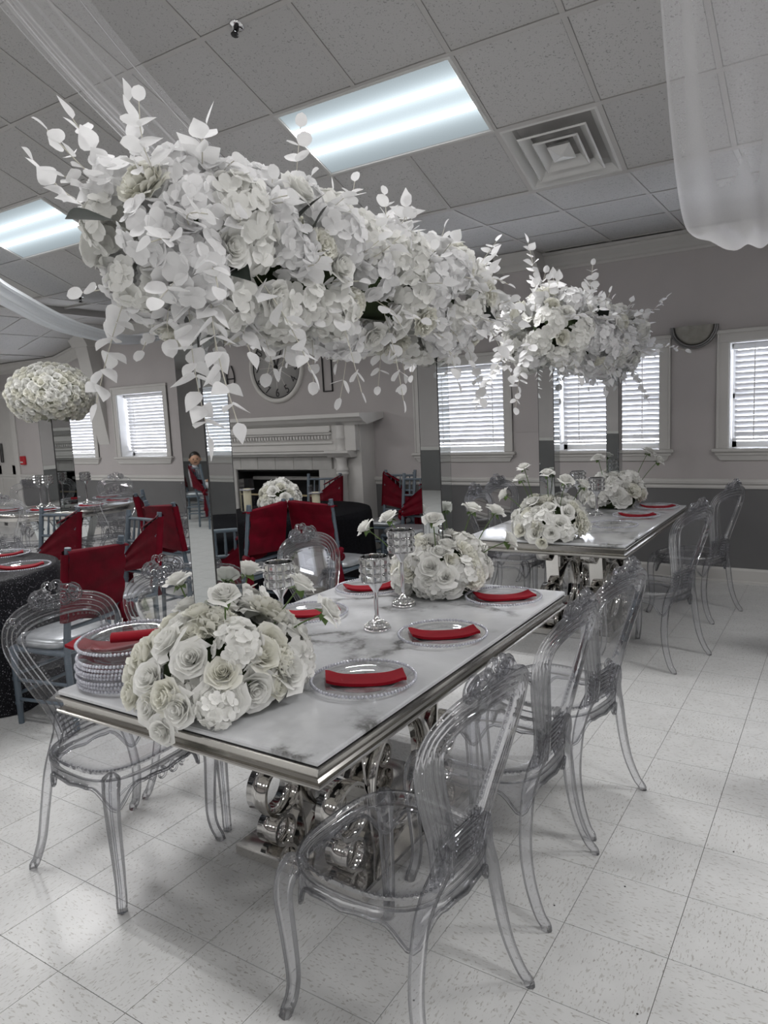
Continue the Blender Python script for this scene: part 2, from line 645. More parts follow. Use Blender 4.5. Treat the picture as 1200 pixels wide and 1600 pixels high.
def build_floor():
    mb = MB()
    mb.box(XL, XR, YB, WALL_Y, -0.12, -0.003)
    floor = struct('floor', mb, 'floor_joint')
    ox, oy = -0.6972, 3.8186
    tiles = []
    for i in range(int((XL - ox) / T) - 1, int((XR - ox) / T) + 1):
        for j in range(int((YB - oy) / T) - 1, int((WALL_Y - oy) / T) + 1):
            x, y = ox + (i + 0.5) * T, oy + (j + 0.5) * T
            if XL < x - T / 2 and x + T / 2 < XR and YB < y - T / 2 and y - T / 2 < WALL_Y:
                d = Vector((x, y, -CAMH))
                zz = d.dot(_f)
                vis = zz > 0.2 and abs(FPX * d.dot(_r) / zz) < 690 and abs(FPX * d.dot(_u) / zz) < 890
                tiles.append((0 if vis else 1, d.length, x, y, i, j))
    tiles.sort()
    g = 0.0011
    mb = MB()
    mb.box(-T / 2 + g, T / 2 - g, -T / 2 + g, T / 2 - g, -0.003, 0.0)
    me = mb.mesh('floor_tile', 'floor_tile')
    rest = MB()
    for k, (_, _, x, y, i, j) in enumerate(tiles):
        if k < 300:
            o = link('floor_tile', me, floor)
            o.matrix_local = T3(x, y, 0) @ Matrix.Rotation((PI / 2) * ((i + j) % 2), 4, 'Z')
        else:
            y1 = min(y + T / 2 - g, WALL_Y - 0.001)
            rest.add([(x - T / 2 + g, y - T / 2 + g, 0), (x + T / 2 - g, y - T / 2 + g, 0), (x + T / 2 - g, y1, 0), (x - T / 2 + g, y1, 0)], [(0, 1, 2, 3)], False)
    o = part('far_floor_tiles', rest, 'floor_tile_far', floor)
    o['kind'] = 'stuff'
    sp = MB()
    for x, y in ((-0.30, 2.62), (-0.58, 2.25), (-0.42, 1.75), (-0.95, 1.5), (-1.5, 1.02), (-0.25, 3.6), (-0.75, 2.05), (-1.05, 1.22)):
        sp.ball((x, y, 0.001), 0.0035, 6, 3, 0.3)
    part('dirt_specks', sp, 'speck_dark', floor)['kind'] = 'stuff'


def build_walls():
    mb = MB()
    y0, y1 = WALL_Y, WALL_Y + 0.24
    xs = [XL]
    for a, b in WINS:
        xs += [a, b]
    xs.append(XR)
    zr = 0.86
    for k in range(0, len(xs), 2):
        mb.box(xs[k], xs[k + 1], y0, y1, zr, 3.3)
    for a, b in WINS:
        mb.box(a, b, y0, y1, zr, WIN_Z0)
        mb.box(a, b, y0, y1, WIN_Z1, 3.3)
    w = struct('wall_back', mb, 'wall_upper')
    lo = MB()
    lo.box(XL, XR, y0 - 0.002, y1, -0.1, zr)
    part('wainscot', lo, 'wall_lower', w)
    rail = MB()
    rail.prism([(y0, 0.82), (y0 - 0.012, 0.82), (y0 - 0.016, 0.835), (y0 - 0.012, 0.85), (y0 - 0.03, 0.865), (y0 - 0.034, 0.885), (y0 - 0.02, 0.9), (y0, 0.905)], 'x', XL, XR)
    tag(link('trim_1', rail.mesh('trim_1', 'trim_white')), kind='structure')
    base = MB()
    base.prism([(y0, 0.0), (y0 - 0.018, 0.0), (y0 - 0.018, 0.11), (y0 - 0.01, 0.125), (y0, 0.13)], 'x', XL, XR)
    base.prism([(y0, 0.0), (y0 - 0.03, 0.0), (y0 - 0.03, 0.015), (y0 - 0.018, 0.022), (y0, 0.022)], 'x', XL, XR)
    tag(link('baseboard_back', base.mesh('baseboard_back', 'trim_white')), kind='structure')
    # crown moulding, horizontal then falling with the ceiling past the frame
    prof = [(0.0, -0.15), (-0.012, -0.15), (-0.016, -0.13), (-0.03, -0.12), (-0.04, -0.09), (-0.075, -0.05), (-0.085, -0.03), (-0.11, -0.025), (-0.115, -0.0), (0.0, 0.0)]
    cr = MB()
    stations = [(XR, CEIL_Z), (-8.75, CEIL_Z), (-10.15, 2.69), (XL, 2.69)]
    vs, n = [], len(prof)
    for x, z in stations:
        vs += [(x, y0 + a, z + b) for a, b in prof]
    fs = []
    for s in range(len(stations) - 1):
        for k in range(n):
            fs.append((s * n + k, s * n + (k + 1) % n, (s + 1) * n + (k + 1) % n, (s + 1) * n + k))
    cr.add(vs, fs, False)
    tag(link('trim_2', cr.mesh('trim_2', 'trim_white')), kind='structure')
    # boxed haunches of the steel frames, tapering down the wall
    for q, (x, hw) in enumerate(((-2.66, 0.15), (-9.28, 0.13))):
        h = MB()
        zt = 3.0 if q == 0 else 2.9
        d = 0.24
        poly = [(y0, 1.35), (y0, zt), (y0 - d, zt), (y0 - d, zt - 0.1), (y0 - 0.004, 1.36)]
        h.prism(poly, 'x', x - hw, x + hw)
        o = struct('trim_%d' % (3 + q), h, 'trim_white' if q else 'wall_upper')
        c = MB()
        e = 0.05
        c.prism([(y0 - d, zt - 0.15), (y0 - d - 0.012, zt - 0.15), (y0 - d - 0.04, zt - 0.09), (y0 - d - 0.085, zt - 0.03), (y0 - d - 0.115, zt - 0.002), (y0, zt - 0.002), (y0, zt - 0.15)], 'x', x - hw - e, x + hw + e)
        part('crown', c, 'trim_white', o)
    # other walls
    for nm, b in (('wall_left', (XL - 0.2, XL, YB, WALL_Y)), ('wall_right', (XR, XR + 0.2, YB, WALL_Y)), ('wall_front', (XL, XR, YB - 0.2, YB))):
        u = MB()
        u.box(b[0], b[1], b[2], b[3], 0.86, 6.2)
        o = struct(nm, u, 'wall_upper')
        l = MB()
        l.box(b[0], b[1], b[2], b[3], -0.1, 0.86)
        part('wainscot', l, 'wall_lower', o)
        r = MB()
        if nm == 'wall_left':
            r.box(XL, XL + 0.03, YB, WALL_Y - 0.035, 0.83, 0.9)
        elif nm == 'wall_right':
            r.box(XR - 0.03, XR, YB, WALL_Y - 0.035, 0.83, 0.9)
        else:
            r.box(XL + 0.035, XR - 0.035, YB, YB + 0.03, 0.83, 0.9)
        part('chair_rail', r, 'trim_white', o)


def zslope(y):
    return CEIL_Z + SLOPE * (CREASE_Y - y)


def build_ceiling():
    mb = MB()
    t = 0.03   # backing lies a little above the tile faces, joints dark
    zr = zslope(RIDGE_Y)
    yb2 = 2 * RIDGE_Y - CREASE_Y
    prof = [(WALL_Y + 0.24, CEIL_Z), (CREASE_Y, CEIL_Z), (RIDGE_Y, zr), (yb2, CEIL_Z), (YB - 0.2, CEIL_Z)]
    up = [(y, z + 0.02) for y, z in prof]
    th = [(y, z + 0.2) for y, z in prof]
    def rise(y, dz):
        return (y, zslope(y) + dz)
    ya, yb = CREASE_Y - 0.012, CREASE_Y - ROWD + 0.012
    notch = up[:2] + [rise(ya, 0.02), rise(ya, 0.12), rise(yb, 0.12), rise(yb, 0.02)] + up[2:]
    x0, x1 = GX0 + 0.012, GX0 + TILE2 - 0.012
    mb.prism(up + th[::-1], 'x', END_X, x0)
    mb.prism(notch + th[::-1], 'x', x0, x1)
    mb.prism(up + th[::-1], 'x', x1, XR + 0.2)
    # lower end bay with its own slope
    ex = [(END_X, CEIL_Z), (-8.75, CEIL_Z), (-10.15, 2.69), (XL - 0.2, 2.69)]
    mb.prism([(x, z + 0.012) for x, z in ex] + [(x, z + 0.25) for x, z in ex[::-1]], 'y', YB - 0.2, WALL_Y + 0.24)
    # gable infill above the end bay
    mb.prism([(CREASE_Y, CEIL_Z + 0.01), (RIDGE_Y, zr + 0.1), (yb2, CEIL_Z + 0.01)], 'x', END_X - 0.1, END_X - 0.001)
    ceiling = struct('ceiling', mb, 'grid_metal')
    hw = 0.0145
    tb = MB()
    tb.box(-TILE2 / 2 + hw, TILE2 / 2 - hw, -TILE2 / 2 + hw, TILE2 / 2 - hw, 0.004, 0.02, 0.004)
    tile = tb.mesh('ceiling_tile', 'ceiling_tile')
    ang = math.atan(SLOPE)
    lampcells = set()
    nx0 = -14
    # bars of the grid, sloped part and flat part
    gb = MB()
    xs = [GX0 + k * TILE2 for k in range(-10, 13) if END_X < GX0 + k * TILE2 < XR]
    for x in xs:
        M = T3(x, CREASE_Y, CEIL_Z) @ Matrix.Rotation(-ang, 4, 'X')
        lampmid = any(abs(x - (GX0 - TILE2 + q * 6 * TILE2)) < 0.01 for q in (-1, 0, 1, 2))
        cuts = [0, 1, 2, 6, 7, 9] if lampmid else [0, 9]
        for q0, q1 in zip(cuts[::2], cuts[1::2]):
            gb.box(-hw, hw, -q1 * TILE2, -q0 * TILE2, 0, 0.02, mat=M)
        gb.box(x - hw, x + hw, CREASE_Y, WALL_Y, CEIL_Z, CEIL_Z + 0.02)
    for k in range(0, 10):
        M = T3(0, CREASE_Y - k * ROWD, zslope(CREASE_Y - k * ROWD)) @ Matrix.Rotation(-ang, 4, 'X')
        gb.box(END_X, XR, -hw, hw, -0.001, 0.02, mat=M)
    for k in range(1, 4):
        gb.box(END_X, XR, CREASE_Y + k * TILE2 - hw, CREASE_Y + k * TILE2 + hw, CEIL_Z - 0.001, CEIL_Z + 0.02)
    gb.box(END_X - 0.04, END_X + 0.05, CREASE_Y - 0.4, WALL_Y, CEIL_Z - 0.055, CEIL_Z + 0.02)
    part('grid_bars', gb, 'grid_metal', ceiling)

    def cell(cx, row):
        """matrix of cell in column cx (left x) and row (row>=0 sloped, row<0 flat)"""
        x = cx + TILE2 / 2
        if row >= 0:
            y = CREASE_Y - (row + 0.5) * ROWD
            return T3(x, y, zslope(y)) @ Matrix.Rotation(-ang, 4, 'X')
        y = CREASE_Y + (-row - 0.5) * TILE2
        return T3(x, y, CEIL_Z)
    lampcols = {GX0 + k * 6 * TILE2 - 2 * TILE2: k for k in range(-1, 2)}
    lamp_x = [GX0 - 2 * TILE2 + k * 6 * TILE2 for k in (-1, 0, 1, 2)]
    LROWS = (1, 6)
    skip = set()
    for lx in lamp_x:
        for r in LROWS:
            skip.add((round(lx, 2), r))
            skip.add((round(lx + TILE2, 2), r))
    skip.add((round(GX0, 2), 0))     # air diffuser
    for i in range(-10, 12):
        x = GX0 + i * TILE2
        if x < END_X + 0.02 or x + TILE2 > XR:
            continue
        for r in range(-3, 8):
            if (round(x, 2), r) in skip:
                continue
            link('ceiling_tile', tile, ceiling, cell(x, r))
    # end-bay tiles: flat, falling, flat
    s2 = (CEIL_Z - 2.69) / 1.4
    a2 = math.atan(s2)
    for k in range(3):
        y = CREASE_Y + (k + 0.5) * TILE2
        M = T3(END_X - 0.42, y, CEIL_Z)
        link('ceiling_tile', tile, ceiling, M)
        for q in range(2):
            xx = -8.75 - (q + 0.5) * TILE2 * math.cos(a2) - 0.01
            link('ceiling_tile', tile, ceiling, T3(xx, y, CEIL_Z + s2 * (xx + 8.75)) @ Matrix.Rotation(-a2, 4, 'Y'))
        for q in range(4):
            link('ceiling_tile', tile, ceiling, T3(-10.5 - q * TILE2, y, 2.69 - 0.008))
    # troffers
    lens = MB()
    lens.add([(-0.585, -0.282, 0), (0.585, -0.282, 0), (0.585, 0.282, 0), (-0.585, 0.282, 0)], [(0, 3, 2, 1)], False)
    lensm = lens.mesh('lens', 'lamp_lens')
    fr = MB()
    for a, b, c, d in ((-0.607, 0.607, -0.303, -0.282), (-0.607, 0.607, 0.282, 0.303), (-0.607, -0.585, -0.282, 0.282), (0.585, 0.607, -0.282, 0.282)):
        fr.box(a, b, c, d, -0.006, 0.016, 0.003)
    frm = fr.mesh('lamp_frame', 'diffuser_white')
    tu = MB()
    tu.add([(-0.56, -0.027, 0), (0.56, -0.027, 0), (0.56, 0.027, 0), (-0.56, 0.027, 0)], [(0, 3, 2, 1)], False)
    tum = tu.mesh('lamp_tube', 'lamp_tube')
    labels = {(-1, 1): 'fluorescent ceiling panel light above the round mirror-topped table side',
              (0, 1): 'fluorescent ceiling panel light glowing next to the square air diffuser'}
    for k, lx in zip((-1, 0, 1, 2), lamp_x):
        for r in LROWS:
            o = link('ceiling_light', None)
            M = cell(lx, r) @ T3(TILE2 / 2, 0, 0)
            o.matrix_world = M
            tag(o, labels.get((k, r), 'fluorescent ceiling panel light out over the rest of the hall'), 'ceiling light', 'fluorescent ceiling panel lights')
            link('lens', lensm, o, T3(0, 0, 0.006))
            for ty in TUBE_Y:
                link('lamp_tube', tum, o, T3(0, ty, 0.0035))
            link('lamp_frame', frm, o)
    for x, y in ((-6.0, -4.0), (-2.3, -4.0), (1.4, -4.0), (-9.6, 0.5), (-9.6, -4.0), (5.0, -4.0), (-9.5, 4.1), (-11.6, 2.5)):
        o = link('ceiling_light', None)
        if x < END_X:
            M = T3(x, y, CEIL_Z + s2 * (x + 8.75) + 0.004) @ Matrix.Rotation(-a2, 4, 'Y') if x > -10.15 else T3(x, y, 2.69)
        else:
            M = T3(x, y, zslope(2 * RIDGE_Y - y)) @ Matrix.Rotation(ang, 4, 'X')
        o.matrix_world = M
        tag(o, 'fluorescent ceiling panel light out over the rest of the hall', 'ceiling light', 'fluorescent ceiling panel lights')
        link('lens', lensm, o, T3(0, 0, 0.002))
        for ty in TUBE_Y:
            link('lamp_tube', tum, o, T3(0, ty, -0.0005))
        link('lamp_frame', frm, o)
    # four-way air diffuser
    o = link('air_diffuser', None)
    o.matrix_world = cell(GX0, 0)
    tag(o, 'white square ceiling air diffuser with nested louvre rings', 'air vent')

    def ring(mbx, a, za, b, zb):
        vs = [(sx * a, sy * a, za) for sx, sy in ((-1, -1), (1, -1), (1, 1), (-1, 1))] + [(sx * b, sy * b, zb) for sx, sy in ((-1, -1), (1, -1), (1, 1), (-1, 1))]
        mbx.add(vs, [(k, 4 + k, 4 + (k + 1) % 4, (k + 1) % 4) for k in range(4)], False)
    fl = MB()
    ring(fl, 0.2900, 0.0, 0.275, -0.002)
    ring(fl, 0.275, -0.002, 0.235, 0.035)
    ring(fl, 0.235, 0.035, 0.225, 0.075)
    part('flange', fl, 'diffuser_white', o)
    for a, b, z in ((0.205, 0.15, 0.0), (0.135, 0.085, 0.002)):
        lv = MB()
        ring(lv, a + 0.004, -0.014 + z, a - 0.004, -0.022 + z)
        ring(lv, a - 0.004, -0.022 + z, b, 0.028 + z)
        ring(lv, a + 0.004, -0.014 + z, b + 0.008, 0.036 + z)
        part('louvre_ring', lv, 'diffuser_white', o)
    ce = MB()
    ring(ce, 0.07, -0.006, 0.012, -0.026)
    ce.add([(-0.012, -0.012, -0.026), (0.012, -0.012, -0.026), (0.012, 0.012, -0.026), (-0.012, 0.012, -0.026)], [(0, 3, 2, 1)], False)
    ring(ce, 0.07, -0.006, 0.05, 0.03)
    part('centre_cone', ce, 'diffuser_white', o)
    bk = MB()
    bk.box(-0.23, 0.23, -0.23, 0.23, 0.07, 0.09)
    part('duct', bk, 'grid_metal', o)
    # sprinkler heads
    for nm, M, lab in (('a', T3(-2.79, 3.10, zslope(3.10)) @ Matrix.Rotation(-ang, 4, 'X'), 'small pendent fire sprinkler head in tile beside bright ceiling panel'),
                       ('b', T3(-7.05, 5.05, CEIL_Z), 'small pendent fire sprinkler head above the satin swag')):
        o = link('sprinkler_head', None)
        o.matrix_world = M
        tag(o, lab, 'sprinkler')
        e = MB()
        e.lathe([(0.001, -0.002), (0.036, -0.003), (0.04, 0.003), (0.034, 0.006)], 20)
        part('escutcheon', e, 'chrome', o)
        s = MB()
        s.lathe([(0.016, 0.0), (0.014, -0.02), (0.006, -0.024)], 10)
        for sg in (-1, 1):
            s.tube([(sg * 0.012, 0, -0.015), (sg * 0.018, 0, -0.032), (sg * 0.006, 0, -0.048)], 0.004, 6)
        s.lathe([(0.001, -0.046), (0.02, -0.05), (0.022, -0.054), (0.001, -0.056)], 12)
        part('deflector', s, 'black_iron', o)


def build_windows():
    blabel = ['white slatted window blind nearest the hall door', 'white slatted window blind between the fireplace and the wall haunch',
              'white slatted window blind right next to the fireplace', 'white slatted window blind behind the mirror columns of the window-side table',
              'white slatted window blind beside the half-round wall sconce', 'white slatted window blind on the far stretch of window wall',
              'white slatted window blind on the far stretch of window wall', 'white slatted window blind on the far stretch of window wall']
    for n, (a, b) in enumerate(WINS):
        y0 = WALL_Y
        root = link('window_%d' % (n + 1), None)
        root.location = ((a + b) / 2, y0, WIN_Z0)
        tag(root, kind='structure')
        hw, H = (b - a) / 2, WIN_Z1 - WIN_Z0
        cs = MB()
        c = 0.095
        for x0, x1 in ((-hw - c, -hw), (hw, hw + c)):
            cs.box(x0, x1, -0.018, 0, 0, H, 0.004)
            e = x0 if x0 < 0 else x1
            cs.box(min(e, e - math.copysign(0.02, e)), max(e, e - math.copysign(0.02, e)), -0.028, 0, 0, H + c - 0.002, 0.004)
        cs.box(-hw - c, hw + c, -0.018, 0, H, H + c, 0.004)
        cs.box(-hw - c - 0.008, hw + c + 0.008, -0.03, 0, H + c - 0.022, H + c + 0.01, 0.004)
        part('casing', cs, 'trim_white', root)
        sl = MB()
        sl.box(-hw - c - 0.03, hw + c + 0.03, -0.05, 0.002, -0.028, 0.0, 0.006)
        sl.box(-hw + 0.001, hw - 0.001, 0, 0.2, -0.02, 0.001)
        part('sill', sl, 'trim_white', root)
        ap = MB()
        zz = [(-0.028, 0.0), (-0.045, 0.01), (-0.06, 0.02), (-0.095, 0.035), (-0.10, 0.035)]
        w0 = hw + c + 0.012
        ap.add([(-w0, -0.034, -0.028), (w0, -0.034, -0.028), (w0 - 0.05, -0.016, -0.1), (-w0 + 0.05, -0.016, -0.1), (-w0, 0, -0.028), (w0, 0, -0.028), (w0 - 0.05, 0, -0.1), (-w0 + 0.05, 0, -0.1)],
               [(0, 3, 2, 1), (0, 4, 7, 3), (1, 2, 6, 5), (3, 7, 6, 2)], False)
        ap.box(-w0 + 0.008, w0 - 0.008, -0.038, 0, -0.052, -0.044)
        part('apron', ap, 'trim_white', root)
        jb = MB()
        for x0, x1 in ((-hw - 0.001, -hw + 0.006), (hw - 0.006, hw + 0.001)):
            jb.box(x0, x1, 0.001, 0.235, 0, H)
        jb.box(-hw, hw, 0.001, 0.235, H - 0.006, H + 0.001)
        part('jamb', jb, 'jamb_white', root)
        sa = MB()
        for x0, x1, z0, z1 in ((-hw, -hw + 0.04, 0, H), (hw - 0.04, hw, 0, H), (-hw, hw, 0, 0.05), (-hw, hw, H - 0.04, H), (-hw, hw, H / 2 - 0.02, H / 2 + 0.02)):
            sa.box(x0, x1, 0.2, 0.23, z0, z1)
        part('sash_frame', sa, 'jamb_white', root)
        gl = MB()
        gl.box(-hw + 0.03, hw - 0.03, 0.213, 0.217, 0.03, H - 0.02)
        part('pane', gl, 'clear_glass', root)
        bl = thing('window_blind', blabel[n], 'blind', ((a + b) / 2, y0 + 0.155, WIN_Z0), 0, 'white slatted window blinds')
        hb = MB()
        hb.box(-hw + 0.012, hw - 0.012, -0.03, 0.03, H - 0.055, H - 0.008, 0.004)
        part('head_rail', hb, 'blind_white', bl)
        pitch = 0.0462
        ns = int((H - 0.14) / pitch)
        s = MB()
        ti = math.radians(56)
        cx, cz = 0.025 * math.cos(ti), 0.025 * math.sin(ti)
        pts = [(-cx, cz), (-0.35 * cx - 0.0035 * math.sin(ti), 0.35 * cz - 0.0035 * math.cos(ti)), (0.35 * cx - 0.0035 * math.sin(ti), -0.35 * cz - 0.0035 * math.cos(ti)), (cx, -cz)]
        vs = []
        for xx in (-hw + 0.028, hw - 0.02):
            vs += [(xx, u, v) for u, v in pts] + [(xx, u, v + 0.0025) for u, v in pts]
        s.add(vs, [(k, k + 1, 8 + k + 1, 8 + k) for k in range(3)] + [(4 + k, 12 + k, 12 + k + 1, 4 + k + 1) for k in range(3)] + [(0, 8, 12, 4), (3, 7, 15, 11)], False)
        sm = s.mesh('slat', 'blind_white')
        zb = H - 0.085 - (ns - 1) * pitch
        for k in range(ns):
            link('slat', sm, bl, T3(0, 0, H - 0.085 - k * pitch))
        br = MB()
        br.box(-hw + 0.014, hw - 0.014, -0.025, 0.025, zb - 0.05, zb - 0.032, 0.004)
        part('bottom_rail', br, 'blind_white', bl)
        for xx in (-hw * 0.62, hw * 0.62):
            co = MB()
            co.box(xx - 0.004, xx + 0.004, -0.031, -0.029, zb - 0.04, H - 0.02)
            part('ladder_cord', co, 'jamb_white', bl)
    # hall door at the far end of the window wall
    d = link('door_1', None)
    d.location = (-12.1, WALL_Y, 0)
    tag(d, kind='structure')
    cs = MB()
    for x0, x1 in ((-0.6, -0.48), (0.48, 0.6)):
        cs.box(x0, x1, -0.03, 0.0, 0, 2.15, 0.005)
    cs.box(-0.6, 0.6, -0.03, 0.0, 2.15, 2.27, 0.005)
    part('door_casing', cs, 'trim_white', d)
    lf = MB()
    lf.box(-0.48, 0.48, -0.012, 0.0, 0.01, 2.15)
    lf.box(-0.48, 0.48, -0.018, -0.012, 0.9, 1.05)
    for x0, x1 in ((-0.48, -0.38), (0.38, 0.48), (-0.05, 0.05)):
        lf.box(x0, x1, -0.018, -0.012, 0.01, 2.15)
    part('door_leaf', lf, 'door_white', d)
    hd = MB()
    hd.box(0.1, 0.16, -0.05, -0.018, 1.1, 1.42, 0.01)
    part('door_handle', hd, 'steel_dark', d)


build_floor()
build_walls()
build_ceiling()
build_windows()


# ------------------------------------------------------------------ things on the window wall
def build_fireplace():
    cx, yf = -5.72, 6.42
    f = thing('fireplace', 'white classical fireplace mantel with dentils and columns, black firebox', 'fireplace', (cx, WALL_Y, 0))
    d = yf - WALL_Y          # front face, negative
    b = MB()
    b.box(-1.22, -0.66, d + 0.12, 0, 0, 1.56)
    b.box(0.66, 1.22, d + 0.12, 0, 0, 1.56)
    b.box(-0.66, 0.66, d + 0.12, 0, 1.0, 1.56)
    b.box(-1.2, 1.2, d + 0.05, 0, 1.22, 1.56)
    part('surround', b, 'mantel_white', f)
    sh = MB()
    prof = [(0, 1.56), (d + 0.05, 1.5), (d + 0.03, 1.52), (d - 0.02, 1.54), (d - 0.05, 1.57), (d - 0.085, 1.585), (d - 0.085, 1.625), (0, 1.625)]
    sh.prism(prof, 'x', -1.36, 1.36)
    part('mantel_shelf', sh, 'mantel_white', f)
    fz = MB()
    fz.box(-0.88, 0.88, d + 0.02, d + 0.06, 1.40, 1.5, 0.004)
    fz.box(-0.88, 0.88, d + 0.0, d + 0.06, 1.425, 1.445, 0.004)
    fz.box(-0.9, 0.9, d + 0.03, d + 0.06, 1.3, 1.33, 0.004)
    part('frieze', fz, 'mantel_white', f)
    dn = MB()
    dn.box(-0.012, 0.012, d + 0.008, d + 0.06, 1.355, 1.39)
    dm = dn.mesh('dentil', 'mantel_white')
    for k in range(40):
        link('dentil', dm, f, T3(-0.86 + k * 0.0441, 0, 0))
    lg = MB()
    lg.prism([(0, 1.16), (d + 0.04, 1.16), (d + 0.02, 1.18), (d - 0.01, 1.195), (d - 0.01, 1.215), (0, 1.215)], 'x', -1.12, 1.12)
    for s in (-1, 1):
        lg.prism([(0, 1.15), (d + 0.01, 1.15), (d - 0.02, 1.18), (d - 0.05, 1.2), (d - 0.05, 1.225), (0, 1.225)], 'x', s * 1.0 - 0.16, s * 1.0 + 0.16)
    part('ledge', lg, 'mantel_white', f)
    for s in (-1, 1):
        c = MB()
        M = T3(s * 1.0, d + 0.055, 0)
        c.lathe([(0.075, 0.0), (0.075, 0.1), (0.06, 0.12), (0.066, 0.14), (0.056, 0.17), (0.056, 0.95), (0.07, 0.96), (0.07, 0.98), (0.06, 0.99), (0.07, 1.0), (0.07, 1.02), (0.058, 1.04), (0.06, 1.12), (0.075, 1.15)], 18, M)
        c.lathe([(0.07, 1.22), (0.056, 1.25), (0.056, 1.35), (0.066, 1.36), (0.056, 1.37), (0.056, 1.5)], 18, M)
        part('column', c, 'mantel_white', f)
    tl = MB()
    tl.box(-0.138, 0.138, d + 0.09, d + 0.125, 0, 0.15, 0.004)
    tm = tl.mesh('hearth_tile', 'hearth_tile')
    for k in range(6):
        link('hearth_tile', tm, f, T3(-0.695 + k * 0.278, 0, 1.005))
    for s in (-1, 1):
        for k in range(7):
            link('hearth_tile', tm, f, T3(s * 0.78, 0.002, 0.02 + k * 0.141))
    fb = MB()
    fb.box(-0.66, -0.62, d + 0.12, 0, 0, 1.0)
    fb.box(0.62, 0.66, d + 0.12, 0, 0, 1.0)
    fb.box(-0.66, 0.66, -0.02, 0, 0, 1.0)
    fb.box(-0.66, 0.66, d + 0.12, 0, 0.98, 1.0)
    part('firebox', fb, 'black_void', f)
    sc_ = MB()
    sc_.box(-0.62, 0.62, d + 0.135, d + 0.145, 0.02, 0.7)
    part('fire_screen', sc_, 'black_velvet', f)
    br = MB()
    br.box(-0.62, 0.62, d + 0.125, d + 0.15, 0.69, 0.71)
    part('brass_bar', br, 'brass', f)


def text_obj(s, size, mat, parent, mw, name='numeral'):
    cu = bpy.data.curves.new(name, 'FONT')
    cu.body = s
    cu.size = size
    cu.align_x = 'CENTER'
    cu.align_y = 'CENTER'
    cu.extrude = 0.003
    tmp = bpy.data.objects.new('tmp', cu)
    COL.objects.link(tmp)
    bpy.context.view_layer.update()
    me = bpy.data.meshes.new_from_object(tmp.evaluated_get(bpy.context.evaluated_depsgraph_get()))
    bpy.data.objects.remove(tmp)
    me.materials.clear()
    me.materials.append(MATS[mat])
    return link(name, me, parent, mw)


